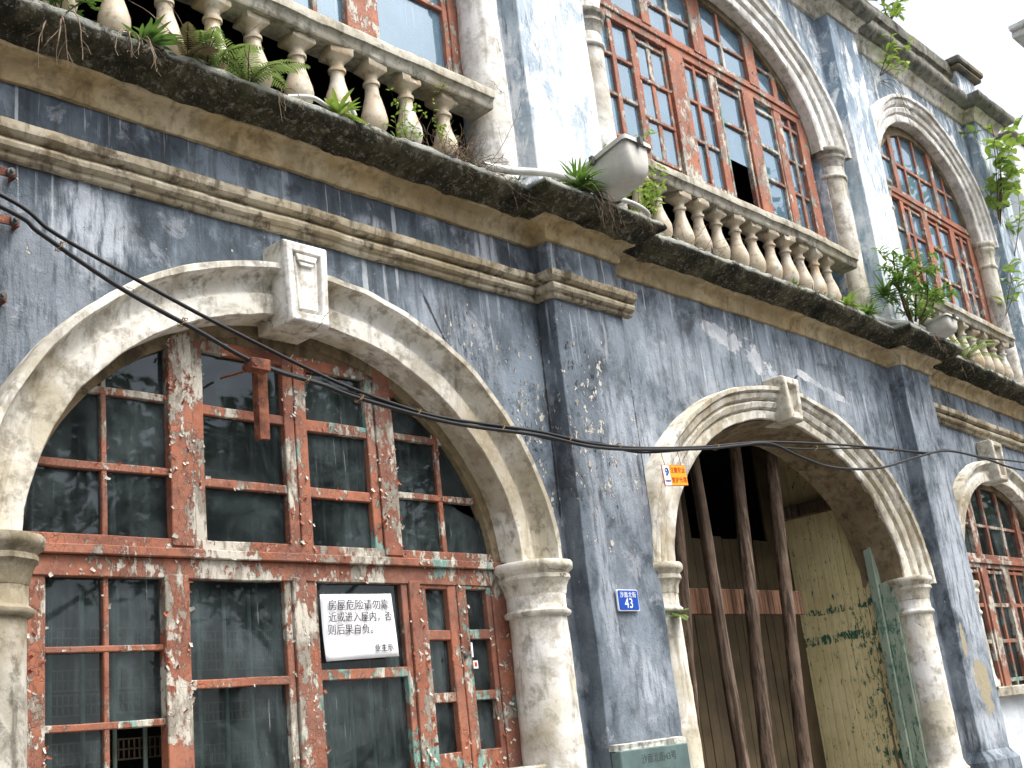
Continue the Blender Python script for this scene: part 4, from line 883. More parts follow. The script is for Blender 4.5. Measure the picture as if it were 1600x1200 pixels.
pn = empty('paper_notice', (4.22, .10, 2.13))
tag(pn, 'white paper notice with handwritten black characters taped behind the window bars', 'notice')
pn['label'] = 'white paper notice with black Chinese characters stuck on the window pane'
mb = MB(); n = 10
def pap(u, v): return (lerp(lerp(3.966, 4.465, u), lerp(3.985, 4.483, u), 1-v), .118+.006*math.sin(u*5+1)*math.sin(v*4)-.006*(1-v)*u, lerp(lerp(2.125, 2.140, u), lerp(2.474, 2.484, u), v))
mb.sweep([[pap(i/n, j/n) for j in range(n+1)] for i in range(n+1)])
o = mb.build('sheet', M['paper'], pn, (4.22, .1, 2.13), smooth=60); so2 = o.modifiers.new('solid', 'SOLIDIFY'); so2.thickness = .0008
rl_ = R(1.0)
text_mesh('lettering', '房屋危险请勿靠', .060, (4.222, .106, 2.416), M['ink'], pn, rl_, spacing=1.02)
text_mesh('lettering', '近或进入屋内，否', .056, (4.230, .106, 2.352), M['ink'], pn, rl_, spacing=.98)
text_mesh('lettering', '则后果自负。', .058, (4.172, .106, 2.285), M['ink'], pn, rl_, spacing=1.0)
text_mesh('lettering', '业主示', .046, (4.378, .106, 2.185), M['ink'], pn, rl_)

pq = empty('stone_plaque', (6.2, -.215, 1.08))
tag(pq, 'dark green-grey stone plaque with engraved lines at the foot of the pilaster', 'plaque')
mb = MB(); mb.box(5.865, 6.555, -.236, -.16, 1.055, 1.502); mb.build('slab', M['plaque'], pq, (6.2, -.2, 1.08), bevel=.006)
text_mesh('lettering', '沙面北街43号', .060, (6.24, -.2366, 1.435), M['plaqueink'], pq)
text_mesh('lettering', '建筑保护', .050, (6.24, -.2366, 1.345), M['plaqueink'], pq)
text_mesh('lettering', '沙面文物保护单位', .045, (6.24, -.2366, 1.265), M['plaqueink'], pq)
mb = MB(); mb.box(5.86, 6.60, -.20, -.155, 1.503, 1.54); 
tag(mb.build('mortar_ledge', M['rubble'], None, (6.2, -.2, 1.503), rough=((.014, 12), (.008, 30))), 'white mortar line crusted along the top of the stone plaque', 'mortar')

tgx, tgz = 6.675, 3.238
ct = empty('cable_warning_tag', (tgx, -.36, 3.16))
tag(ct, 'orange and white cable warning tag hanging from the black cables', 'warning tag')
def rot2(pts, a): return [(tgx+(x-tgx)*math.cos(a)-(z-tgz)*math.sin(a), tgz+(x-tgx)*math.sin(a)+(z-tgz)*math.cos(a)) for x, z in pts]
ta = R(5)
mb = MB(); mb.prism(rot2([(6.540, 3.166), (6.812, 3.166), (6.812, 3.312), (6.540, 3.312)], ta), -.362, -.358); mb.build('border', M['tagred'], ct, (tgx, -.36, tgz))
mb = MB(); mb.prism(rot2([(6.544, 3.170), (6.618, 3.170), (6.618, 3.308), (6.544, 3.308)], ta), -.3650, -.3625); mb.build('white_panel', M['platewhite'], ct, (tgx, -.36, tgz))
mb = MB(); mb.prism(rot2([(6.6185, 3.170), (6.808, 3.170), (6.808, 3.308), (6.6185, 3.308)], ta), -.3650, -.3625); mb.build('orange_panel', M['tagorange'], ct, (tgx, -.36, tgz))
text_mesh('lettering', '注意安全', .044, (6.710, -.3662, 3.276), M['tagred'], ct, ta, spacing=1.02)
text_mesh('lettering', '爱护光缆', .044, (6.716, -.3662, 3.207), M['tagred'], ct, ta, spacing=1.02)
text_mesh('lettering', '中国电信', .016, (6.586, -.3662, 3.192), M['plateblue'], ct, ta)
mb = MB(); cxl, czl = 6.580, 3.258                      # the blue sign: a ring open below with a stroke through it
arc = [(cxl+.017*math.cos(R(a)), -.3665, czl+.022*math.sin(R(a))) for a in range(-120, 175, 15)]
mb.tube(arc, [.0025+.003*math.sin(math.pi*k/(len(arc)-1)) for k in range(len(arc))], 6); mb.tube([(cxl-.020, -.3665, czl+.004), (cxl, -.3665, czl-.002), (cxl+.016, -.3665, czl+.008)], .003, 6); mb.tube([(cxl+.002, -.3665, czl-.002), (cxl-.004, -.3665, czl-.034)], .003, 6)
mb.build('emblem', M['plateblue'], ct, (cxl, -.366, czl))
mb = MB(); mb.tube([(6.58, -.36, 3.30), (6.57, -.355, 3.36), (6.565, -.35, 3.425)], .0025, 6); mb.tube([(6.77, -.36, 3.315), (6.765, -.355, 3.38), (6.76, -.35, 3.45)], .0025, 6); mb.build('tie_wire', M['wire'], ct, (tgx, -.36, 3.31))

# ------------------------------------------------------------------ cables, brackets
def smoothpath(P, n=8):
    P = [Vector(p) for p in P]; o = []
    for i in range(len(P)-1):
        a, b, c, d = P[max(i-1, 0)], P[i], P[i+1], P[min(i+2, len(P)-1)]
        for k in range(n):
            t = k/n; o.append(.5*((2*b)+(c-a)*t+(2*a-5*b+4*c-d)*t*t+(3*b-a-3*c+d)*t**3))
    return o+[P[-1]]
def cable(name, P, r, label, y=-.35):
    P = [(x, y+(q[0] if q else 0), z) for x, z, *q in P]
    mb = MB(); mb.tube(smoothpath(P), r, 8); o = mb.build(name, M['cable'], None, P[0], smooth=60)
    return tag(o, label, 'cable', 'black cables strung along the facade')
cable('power_cable', [(-.5, 4.62), (1.2, 4.27), (2.032, 4.085), (2.252, 3.975), (2.47, 3.893), (2.706, 3.815), (2.989, 3.722), (3.31, 3.628), (3.576, 3.553), (3.858, 3.483), (4.204, 3.425), (4.58, 3.393), (5.328, 3.402), (5.805, 3.380), (6.34, 3.402), (7.103, 3.488), (7.993, 3.617), (9.344, 3.729), (10.859, 3.815), (11.283, 3.885), (12.3, 3.90), (13.279, 3.945), (16.5, 4.05)], .0095, 'upper black cable sagging from the top left across the arch to the right edge')
cable('power_cable', [(-.5, 4.50), (1.2, 4.20), (2.033, 4.020), (2.194, 3.945), (2.379, 3.853), (2.577, 3.763), (2.785, 3.688), (2.986, 3.622), (3.213, 3.538), (3.416, 3.492), (3.691, 3.462), (3.939, 3.420), (4.58, 3.365), (5.328, 3.372), (5.805, 3.352), (6.34, 3.385), (7.103, 3.470), (7.55, 3.54), (7.993, 3.60), (8.438, 3.536), (8.931, 3.496), (9.735, 3.562), (10.556, 3.739), (11.283, 3.872), (12.222, 3.875), (13.22, 3.845), (16.5, 3.95)], .011, 'black cable clamped to the rusty iron arm, dipping lowest in the doorway', -.365)
cable('power_cable', [(-.5, 4.53), (1.2, 4.23), (2.033, 4.035), (2.194, 3.965), (2.379, 3.870), (2.577, 3.782), (2.785, 3.706), (2.986, 3.640), (3.213, 3.556), (3.416, 3.514), (3.691, 3.482), (4.2, 3.415), (4.7, 3.378), (5.1, 3.388), (5.5, 3.366), (5.9, 3.395), (6.34, 3.372), (7.103, 3.478), (7.75, 3.575), (8.45, 3.612), (9.5, 3.722), (10.3, 3.78), (10.9, 3.80)], .007, 'thin black cable twisted between the two thicker ones', -.342)
for k, (x, z) in enumerate(((2.30, 3.905), (2.90, 3.66), (3.60, 3.478), (3.94, 3.425), (4.34, 3.395), (5.0, 3.38), (5.6, 3.378), (6.1, 3.385), (7.25, 3.50), (8.7, 3.64), (10.1, 3.76))):
    mb = MB(); th = [(.02*math.cos(a*.7), -.353+.024*math.sin(a*.7), .03*math.sin(a*.35)) for a in range(0, 20)]
    mb.tube([(x+p[0]*.6+.012*math.sin(i), p[1], z+.024*math.cos(i*.7)) for i, p in enumerate(th)], .002, 6)
    tag(mb.build('tie_wire', M['wire'], None, (x, -.35, z)), ('copper tie wire twisted round the cables in front of the arched window' if 3 < x < 4.5 else 'copper tie wire twisted round the cables over the wall left of the arch' if x < 3 else 'copper tie wire twisted round the cables between window and doorway' if x < 7 else 'copper tie wire twisted round the cables across the doorway'), 'tie wire', 'wire ties on the cables')
ib = empty('iron_arm', (3.38, .10, 3.4)); tag(ib, 'rusty hanging iron arm clamping the cables in front of the arched window', 'iron bracket')
mb = MB(); mb.box(3.345, 3.405, -.30, -.285, 3.155, 3.56); mb.box(3.345, 3.357, -.284, -.25, 3.155, 3.56); mb.build('upright', M['rust'], ib, (3.38, -.3, 3.15), rough=((.003, 9),), bevel=.003)
mb = MB(); mb.tube([(3.375, -.284, 3.535), (3.42, .13, 3.60)], .007, 8); mb.build('arm', M['rust'], ib, (3.38, 0, 3.53), rough=((.002, 9),), bevel=.003)
mb = MB(); mb.box(3.25, 3.36, -.395, -.325, 3.475, 3.535); mb.tube([(3.27, -.40, 3.505), (3.27, -.30, 3.505)], .018, 10); mb.tube([(3.385, -.325, 3.53), (3.385, -.28, 3.53)], .018, 10); mb.build('clamp', M['rust'], ib, (3.3, -.35, 3.5), rough=((.003, 14),), bevel=.004)
for x, z, lb in ((2.20, 4.365, 'rusty bolt bracket fixed just under the string course at the left edge'), (2.22, 4.125, 'rusty bracket holding the cable ends at the left edge'), (2.165, 3.745, 'rusty bolt bracket low on the wall left of the arch')):
    e = empty('wall_bracket', (x, -.002, z)); tag(e, lb, 'iron bracket', 'iron brackets at the left edge')
    mb = MB(); mb.box(x-.16, x+.035, -.055, -.045, z-.022, z+.022); mb.box(x-.16, x-.148, -.045, .01, z-.022, z+.022); mb.box(x+.022, x+.035, -.045, .01, z-.022, z+.022); mb.build('strap', M['rust'], e, (x, 0, z), rough=((.003, 10),), bevel=.003)
    mb = MB(); mb.lathe([(.020, 0), (.020, .016), (.010, .017), (.010, .035)], (0, 0, 0), 6); mb.v = [(x+.005+a, -.056-c, z+b) for a, b, c in mb.v]; mb.build('bolt', M['lampdark'], e, (x, -.06, z))

# ------------------------------------------------------------------ floodlights on the cornice
def floodlight():
    root = empty('floodlight', (6.26, -.42, 5.17)); x0, x1 = 6.10, 6.405
    def P(u, v, d):        # u across, v outwards from the wall, d down from the rim
        y = lerp(-.36, -.76, v); z = lerp(5.375, 5.465, v); return Vector((lerp(x0, x1, u), y, z))+Vector((0, -.10, -.99)).normalized()*d
    def ring_(ins, d, n=6, r=.16, tip=0.0):
        o = []
        for cu, cv, a0 in ((1-ins-r, 1-ins*.8-r-tip, 0), (ins+r, 1-ins*.8-r-tip, 90), (ins+r, ins*.8+r, 180), (1-ins-r, ins*.8+r, 270)):
            for k in range(n+1): a = R(a0+90*k/n); o.append(P(cu+r*math.cos(a), cv+r*math.sin(a), d))
        return o
    mb = MB(); mb.sweep([ring_(.02, .0), ring_(.03, .05), ring_(.04, .10, r=.18), ring_(.06, .16, r=.2), ring_(.11, .205, r=.22), ring_(.19, .232, r=.2), ring_(.30, .24, r=.1)], True, True)
    mb.build('housing', M['lampgrey'], root, (6.26, -.5, 5.3), smooth=50)
    mb = MB(); mb.sweep([ring_(-.035, .012, r=.12), ring_(-.035, -.022, r=.12), ring_(.03, -.028, r=.12), ring_(.05, -.010, r=.12)], False, True); mb.build('rim', M['lampgrey'], root, (6.26, -.5, 5.46), smooth=40)
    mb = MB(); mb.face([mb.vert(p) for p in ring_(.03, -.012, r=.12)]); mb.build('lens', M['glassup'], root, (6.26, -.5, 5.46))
    mb = MB()
    for u, v in ((-.05, .30), (.5, 1.05), (1.05, .30)):
        c = P(u, v, .0); mb.box(c.x-.018, c.x+.018, c.y-.018, c.y+.018, c.z-.035, c.z+.028)
    mb.build('clip', M['lampdark'], root, (6.1, -.5, 5.46), bevel=.004)
    mb = MB(); mb.tube(smoothpath([(6.16, -.44, 5.172), (6.14, -.42, 5.24), (6.12, -.44, 5.30)], 5), .012, 6); mb.box(6.12, 6.38, -.47, -.41, 5.165, 5.178); mb.box(6.122, 6.137, -.455, -.425, 5.178, 5.36); mb.box(6.363, 6.378, -.455, -.425, 5.178, 5.36); mb.build('bracket', M['lampdark'], root, (6.26, -.44, 5.17), bevel=.003)
    return root
fl = floodlight(); tag(fl, 'grey floodlight perched on the cornice beside the big tuft of grass', 'floodlight', 'floodlights on the cornice')
f2 = fl.copy(); COL.objects.link(f2); f2.location = Vector(fl.location)+Vector((5.27, 0.12, -.125)); f2.scale = (1, .9, .62); f2['label'] = 'grey floodlight on the cornice below the leafy shrub'
for ch in list(fl.children): c2 = ch.copy(); COL.objects.link(c2); c2.parent = f2
def pipe(P, label):
    mb = MB(); mb.tube(smoothpath(P, 6), .027, 12); tag(mb.build('conduit_pipe', M['pipe'], None, P[0], smooth=50), label, 'pipe', 'white conduit pipes on the cornice')
pipe([(5.22, -.25, 5.205), (5.45, -.30, 5.215), (5.70, -.40, 5.225), (5.90, -.42, 5.225), (6.10, -.40, 5.215)], 'white conduit pipe lying on the cornice below the pale pier, left of the floodlight')
pipe([(10.55, -.22, 5.165), (10.85, -.26, 5.16), (11.10, -.37, 5.15), (11.36, -.36, 5.14)], 'white conduit pipe on the cornice at the foot of the leafy shrub')
mb = MB(); mb.tube(smoothpath([(6.28, -.43, 5.19), (6.5, -.46, 5.20), (6.75, -.42, 5.195), (6.9, -.27, 5.19), (7.15, -.24, 5.19)], 6), .017, 10); tag(mb.build('conduit_pipe', M['pipe'], None, (6.28, -.43, 5.19), smooth=50), 'thin grey conduit curving off the cornice to the right of the floodlight', 'pipe', 'white conduit pipes on the cornice')
mb = MB(); mb.tube(smoothpath([(3.70, -.22, 5.20), (3.83, -.27, 5.215), (3.97, -.25, 5.205), (4.02, -.22, 5.25), (4.10, -.26, 5.27), (4.14, -.27, 5.20)], 6), .014, 8); tag(mb.build('conduit_pipe', M['pipe'], None, (3.7, -.22, 5.2), smooth=50), 'short bent pale conduit lying beside a tuft in front of the left balusters', 'pipe', 'white conduit pipes on the cornice')

# ------------------------------------------------------------------ plants
PR = random.Random(11)
def leaf(mb, p, d, up, L, w, curl=.25, n=4, mi=0):
    d = Vector(d).normalized(); sd = d.cross(Vector(up)); 
    if sd.length < .05: sd = d.cross(Vector((1, 0, .2)))
    sd.normalize(); nn = sd.cross(d).normalized(); rows = []
    for k in range(n+1):
        t = k/n; hw = w*.5*max(.06, math.sin(math.pi*min(1, t*.93+.05))**.8); c = Vector(p)+d*(L*t)-nn*(curl*L*t*t)
        rows.append([c-sd*hw+nn*hw*.35, c, c+sd*hw+nn*hw*.35])
    old = mb.cur; mb.cur = mi; mb.sweep(rows); mb.cur = old
def rdir(zmin=-1, zmax=1): 
    a = PR.uniform(0, 6.283); z = PR.uniform(zmin, zmax); r = math.sqrt(1-z*z); return Vector((r*math.cos(a), r*math.sin(a), z))
def gz(x, y): return 5.165+sag(x, 5.17)
def tuft(name, x, y, n, L, w, mat, label, cat='plant', z=None, zmin=.15, zmax=.98, curl=.35, group='weeds growing on the cornice', front=.4):
    z = gz(x, y) if z is None else z; mb = MB()
    for k in range(n):
        d = rdir(zmin, zmax); d.y -= front*PR.random(); leaf(mb, Vector((x, y, z))+rdir()*L*.12, d, (0, 0, 1), L*PR.uniform(.55, 1.1), w*PR.uniform(.7, 1.2), curl*PR.uniform(.3, 1.6), 5)
    return tag(mb.build(name, mat, None, (x, y, z), recalc=False, smooth=70), label, cat, group)
def frond(mb, p, d, L, droop, pin=26, pl=.09, mi=0):
    p = Vector(p); d = Vector(d).normalized(); pts = []; q = p.copy(); v = d.copy()
    for k in range(pin+1):
        pts.append((q.copy(), v.copy())); v = (v+Vector((0, 0, -droop/pin))).normalized(); q = q+v*(L/pin)
    mb.cur = 1; mb.tube([a for a, b in pts], [lerp(.004, .0012, k/pin) for k in range(pin+1)], 5, False); mb.cur = mi
    for k, (a, v) in enumerate(pts[2:], 2):
        t = k/pin; l = pl*math.sin(math.pi*min(1, .12+t*.88))**.7; sd = v.cross(Vector((0, 0, 1))); sd = sd.normalized() if sd.length > .05 else Vector((1, 0, 0))
        for sg in (-1, 1): leaf(mb, a, sd*sg+v*.45+Vector((0, 0, -.15)), (0, 0, 1), l*PR.uniform(.85, 1.1), .012, .2, 3, mi)
def fern(x, y, n, L, label, mat='fern', z=None, spread=1.0, cat='fern', group='ferns on the cornice', pl=.09, front=.5):
    z = gz(x, y) if z is None else z; mb = MB()
    for k in range(n):
        a = PR.uniform(0, 6.283); d = Vector((math.cos(a)*spread, math.sin(a)*spread-front, PR.uniform(1.0, 2.4))); frond(mb, (x, y, z), d, L*PR.uniform(.7, 1.1), PR.uniform(1.2, 2.2), pl=pl)
    return tag(mb.build('fern', [M[mat], M['stem']], None, (x, y, z), recalc=False, smooth=70), label, cat, group)
def shrub(name, base, tips, nleaf, L, w, mat, label, cat, group=None, r0=.010, spread=.10, curl=.3, branch=True, pend=False):
    """stems as tapered tubes, foliage as single leaves set along them"""
    root = empty(name, base); tag(root, label, cat, group); st = MB(); fo = MB(); B = Vector(base)
    for tp in tips:
        T = Vector(tp); mid = (B+T)/2+rdir()*spread*(T-B).length*1.2; path = smoothpath([B, mid, T], 8); st.tube(path, [lerp(r0, r0*.3, k/(len(path)-1)) for k in range(len(path))], 6)
        segs = [path]
        if branch:
            for _ in range(4):
                k = PR.randint(len(path)//3, len(path)-2); a = path[k]; e = a+(rdir(-.2, .9))*(T-B).length*PR.uniform(.2, .42); pp = smoothpath([a, (a+e)/2+rdir()*.03, e], 5); st.tube(pp, [r0*.35, *[r0*.25]*(len(pp)-1)], 5); segs.append(pp)
        for sgm in segs:
            m_ = len(sgm)
            for _ in range(int(nleaf/len(segs)/len(tips))+1):
                k = PR.randint(max(1, int(m_*.35)), m_-1); d = rdir(-.5, .8); d.y -= .3*PR.random()
                if pend: d.z -= .3
                leaf(fo, sgm[k]+rdir()*.01, d, (0, 0, 1), L*PR.uniform(.6, 1.15), w*PR.uniform(.75, 1.15), curl*PR.uniform(.4, 1.4), 4)
    st.build('stem', M['stem'], root, base, smooth=60); fo.build('foliage', mat, root, base, recalc=False, smooth=70)
    return root
def twigs(name, x, y, n, L, label, mat='twig', z=None, down=False, cat='dry plant', r=.003, curl=.5, group='dead stems on the cornice', fine=2, sx=.12):
    z = gz(x, y) if z is None else z; mb = MB()
    for k in range(n):
        p = Vector((x+PR.uniform(-sx, sx), y+PR.uniform(-.04, .04), z)); d = rdir(.1, .9)
        if down: d = Vector((PR.uniform(-.35, .35), PR.uniform(-.5, -.1), PR.uniform(-.2, .15)))
        path = [p.copy()]; v = d.normalized()
        for j in range(9):
            v = (v+rdir()*.35*curl+Vector((0, 0, -.33 if down else -.06))).normalized(); p = p+v*(L*PR.uniform(.7, 1.2)/9); path.append(p.copy())
        mb.tube(path, [lerp(r, r*.4, j/9) for j in range(10)], 5)
        for _ in range(fine):
            j = PR.randint(3, 8); a = path[j]; e = a+(v+rdir()*.9).normalized()*L*.28; mb.tube([a, (a+e)/2+rdir()*.01, e], r*.4, 4)
    return tag(mb.build(name, M[mat], None, (x, y, z), smooth=60), label, cat, group)

# along the left balustrade
shrub('weed', (2.36, -.22, gz(2.4, 0)), [(2.30, -.30, 5.42), (2.44, -.26, 5.46), (2.22, -.24, 5.38), (2.52, -.30, 5.36), (2.36, -.34, 5.36)], 260, .055, .022, M['leaf'], 'bushy green weed at the far left end of the balustrade', 'weed', 'weeds growing on the cornice', .004, .12)
tuft('leafy_weed', 2.80, -.25, 26, .19, .035, M['leafdark'], 'dark green strap-leaved tuft between the first balusters at the left', 'weed', zmin=.3)
fern(3.18, -.20, 5, .42, 'fern arching in front of the fourth baluster from the left', spread=.9, pl=.075)
fern(3.42, -.24, 8, .46, 'largest fern spreading in front of the left balusters', spread=1.0, pl=.085)
fern(3.05, -.24, 3, .30, 'small browned fern between two left balusters', 'dry', spread=1.0, pl=.06)
tuft('leafy_weed', 4.02, -.27, 24, .15, .034, M['leafpale'], 'bright green rosette beside the bent pale conduit', 'weed', zmin=.2)
shrub('weed', (4.62, -.20, gz(4.6, 0)), [(4.58, -.26, 5.46), (4.72, -.24, 5.42), (4.50, -.22, 5.34), (4.66, -.18, 5.60)], 90, .035, .018, M['leafpale'], 'thin yellow-green weed near the right end of the left balustrade', 'weed', 'weeds growing on the cornice', .003, .12)
shrub('weed', (4.95, -.20, gz(4.9, 0)), [(4.86, -.22, 5.62), (4.98, -.2, 5.5)], 50, .03, .015, M['leafpale'], 'spindly weed standing against the last left baluster', 'weed', 'weeds growing on the cornice', .003, .12)
twigs('dry_stems', 2.36, -.27, 4, .42, 'long pale roots hanging over the cornice at the far left', down=True, z=5.16, r=.0045, group='roots hanging over the cornice', cat='roots', sx=.05)
twigs('dry_stems', 2.72, -.30, 6, .24, 'tangle of dry sprigs drooping over the cornice edge at the left', 'dry', down=True, z=5.16, fine=5, group='roots hanging over the cornice', cat='roots', sx=.06)
twigs('dry_stems', 3.55, -.30, 3, .30, 'single dry sprig hanging under the fifth baluster', 'dry', down=True, z=5.16, fine=4, group='roots hanging over the cornice', cat='roots', sx=.05)
twigs('dry_stems', 5.00, -.24, 60, .26, 'mound of dead grey stems at the foot of the pale pier', curl=1.2, sx=.22, fine=3)
twigs('dry_stems', 5.22, -.22, 10, .55, 'tall bare twigs rising in front of the pale pier', curl=.6, sx=.12, fine=3, r=.0025)
twigs('dry_stems', 3.35, -.28, 5, .5, 'thin dead stalks lying along the cornice below the fern', curl=.5, sx=.3, fine=1)
# around the first floodlight
tuft('grass_tuft', 5.96, -.42, 85, .21, .022, M['leaf'], 'big tuft of narrow green leaves left of the floodlight', 'grass', z=5.20, zmin=.0, group='weeds growing on the cornice')
tuft('leafy_weed', 6.07, -.40, 34, .20, .03, M['leafdark'], 'darker strap leaves pressed between the big tuft and the floodlight', 'weed', z=5.19, zmin=.1)
twigs('dry_stems', 6.05, -.46, 12, .38, 'brown roots hanging below the big grass tuft', 'twig', down=True, z=5.18, r=.002, group='roots hanging over the cornice', cat='roots', sx=.10)
twigs('dry_stems', 6.50, -.46, 4, .32, 'thin roots hanging below the right side of the floodlight', 'twig', down=True, z=5.17, r=.0018, group='roots hanging over the cornice', cat='roots', sx=.08)
shrub('climbing_weed', (6.88, -.26, gz(6.9, 0)), [(6.72, -.36, 5.72), (6.86, -.30, 5.80), (6.98, -.34, 5.66), (7.10, -.28, 5.50), (6.80, -.40, 5.50), (7.2, -.32, 5.62), (6.98, -.34, 5.95)], 190, .062, .028, M['leafpale'], 'bright green climbing weed right of the floodlight, over the rail end', 'weed', 'weeds growing on the cornice', .004, .14)
twigs('dry_stems', 7.55, -.26, 8, .5, 'fine dry stems crossing the centre balusters', 'dry', curl=.7, sx=.2, r=.0022)
# at the second pier
tuft('leafy_weed', 9.98, -.26, 34, .19, .03, M['leafpale'], 'yellow-green tuft below the last baluster of the centre balcony', 'weed', zmin=.1)
tuft('leafy_weed', 10.34, -.27, 34, .19, .03, M['leaf'], 'green tuft between the centre balcony and the leafy shrub', 'weed', zmin=.1)
tuft('leafy_weed', 9.05, -.26, 10, .08, .02, M['leaf'], 'tiny green weed at the foot of a centre baluster', 'weed', zmin=.1)
sb = (11.14, -.36, gz(11.1, 0)-.02)
shrub('leafy_shrub', sb, [(10.86, -.44, 5.72), (11.10, -.46, 5.86), (11.36, -.42, 5.80), (11.62, -.44, 5.60), (10.74, -.38, 5.56), (11.24, -.56, 5.66), (11.02, -.36, 5.92), (11.50, -.36, 5.88)], 560, .10, .030, M['leaf'], 'leafy green shrub rooted at the second pier above the right pilaster', 'shrub', None, .014, .10)
tuft('leafy_weed', 10.72, -.32, 46, .26, .03, M['leafdark'], 'dark grassy tuft left of the leafy shrub', 'weed', z=5.38, zmin=.0)
tuft('leafy_weed', 11.72, -.34, 46, .22, .034, M['leafpale'], 'bright tuft on the rail right of the leafy shrub', 'weed', z=5.52, zmin=.0)
twigs('dry_stems', 11.2, -.46, 4, .30, 'dry roots hanging below the leafy shrub', 'twig', down=True, z=5.02, group='roots hanging over the cornice', cat='roots', sx=.1)
fern(12.55, -.25, 11, .52, 'fern covering the foot of the right balustrade', 'fern', pl=.085)
fern(12.05, -.28, 6, .40, 'smaller fern between the second floodlight and the right balusters', 'fern', pl=.07)
twigs('dry_stems', 12.3, -.28, 4, .28, 'dry roots hanging below the right balustrade', 'twig', down=True, z=5.02, group='roots hanging over the cornice', cat='roots', sx=.2)
# saplings on the upper wall
shrub('wall_sapling', (12.50, -.03, 8.62), [(12.62, -.36, 8.86), (12.36, -.34, 8.92), (12.78, -.30, 8.78)], 44, .12, .04, M['leafpale'], 'small sapling sprouting from the wall under the eaves', 'sapling', 'saplings rooted in the upper wall', .006, .06, .35)
twigs('dry_stems', 12.50, -.02, 4, .75, 'bare root trailing down from the sapling under the eaves', 'stem', z=8.55, down=True, cat='roots', group='roots on the upper wall', sx=.02)
shrub('wall_sapling', (14.98, -.14, 7.25), [(14.92, -.36, 8.62), (15.15, -.36, 8.40), (14.72, -.40, 8.22), (15.22, -.32, 8.05), (14.86, -.34, 7.95)], 110, .16, .10, M['leafpale'], 'tall broad-leaved sapling growing from the right-hand pilaster', 'sapling', 'saplings rooted in the upper wall', .012, .05, .4)
shrub('wall_sapling', (15.2, -.16, 6.9), [(15.42, -.34, 8.0), (15.52, -.3, 7.7)], 22, .15, .09, M['leafpale'], 'thin sapling beside the tall one at the right corner', 'sapling', 'saplings rooted in the upper wall', .006, .05, .4)
shrub('wall_sapling', (14.45, -.13, 5.95), [(14.42, -.40, 6.52), (14.58, -.34, 6.42)], 26, .16, .07, M['leafpale'], 'small sprig in front of the column at the right window', 'sapling', 'saplings rooted in the upper wall', .005, .05, .4)
shrub('wall_sapling', (13.2, -.02, 9.62), [(13.1, -.1, 10.15), (13.35, -.08, 10.05), (13.6, -.05, 9.95), (12.95, -.1, 10.3)], 55, .14, .06, M['leafpale'], 'wispy sapling on top of the parapet', 'sapling', 'saplings rooted in the upper wall', .006, .08, .4)
fern(6.74, -.14, 9, .16, 'small fern sprouting from the left column of the doorway', 'fern', z=2.30, cat='fern', group='ferns on the lower wall', pl=.04)
# loose lichen-white rubble and leaf litter on the cornice
mb = MB(); RB = random.Random(3)
def stone(c, r):
    st_ = len(mb.v); rows = []
    for k in range(1, 4):
        row = []
        for j in range(6): a = j*math.pi/3+k*.4; rr = r*math.sin(math.pi*k/4)*RB.uniform(.7, 1.25); row.append((c[0]+rr*math.cos(a), c[1]+rr*math.sin(a), c[2]+r*.62*math.cos(math.pi*k/4)*RB.uniform(.7, 1.2)))
        rows.append(row)
    mb.sweep(rows, True, True)
for k in range(900):
    x = RB.uniform(2.0, 15.0); y = RB.choice((RB.uniform(-.28, -.20), RB.uniform(-.24, -.04)))
    if 5.6 < x < 6.9 or 10.85 < x < 12.0: y -= .15*(RB.random() < .6)
    if mnoise.noise(Vector((x*1.3, 0, 3))) < -.15: continue
    stone((x, y, gz(x, y)+.004), RB.choice((.008, .012, .018, .026))*RB.uniform(.7, 1.2))
o = mb.build('rubble', M['rubble'], None, (8, -.2, 5.16)); o['kind'] = 'stuff'; o['label'] = 'white lichen crusted rubble along the cornice edge'
mb = MB()
for k in range(700):
    x = RB.uniform(2.0, 15.0); y = RB.uniform(-.29, -.06)
    if mnoise.noise(Vector((x*1.1, 7, 3))) < -.05: continue
    mb.cur = RB.randint(0, 2); d = Vector((RB.uniform(-1, 1), RB.uniform(-1, .2), RB.uniform(-.1, .8))); leaf(mb, (x, y, gz(x, y)+.004), d, (0, 0, 1), RB.uniform(.03, .10), RB.uniform(.004, .014), RB.uniform(-.2, .6), 3, mb.cur)
o = mb.build('leaf_litter', [M['dry'], M['twig'], M['leafdark']], None, (8, -.2, 5.17), recalc=False); o['kind'] = 'stuff'; o['label'] = 'dead leaves and moss shoots along the cornice'

# ------------------------------------------------------------------ neighbours at the right, trees across the street
nb = empty('neighbour_porch', (18, 1, 0)); tag(nb, 'white neighbouring porch wing with a brownish coping at the right edge', 'building')
mb = MB(); mb.box(16.02, 22, -.22, 3.5, 0, 8.86); mb.build('wall', M['neigh'], nb, (18, 1, 0), bevel=.02)
mb = MB(); mb.box(15.96, 22.1, -.30, 3.6, 8.864, 8.95); mb.build('coping', M['coping'], nb, (18, 1, 8.86), bevel=.03)
nt = empty('neighbour_house', (26, 5, 0)); tag(nt, 'tall white neighbouring house with a grey-green eave in the top right corner', 'building')
mb = MB(); mb.box(25.5, 38, 1.2, 1.8, 0, 13.95); mb.build('wall', M['neigh'], nt, (26, 5, 0))
mb = MB(); mb.box(22.4, 38, .75, 1.196, 13.65, 13.78); mb.box(22.3, 38, .65, 1.196, 13.784, 13.9); mb.build('eave', M['eave'], nt, (26, 5, 13.1), bevel=.02)
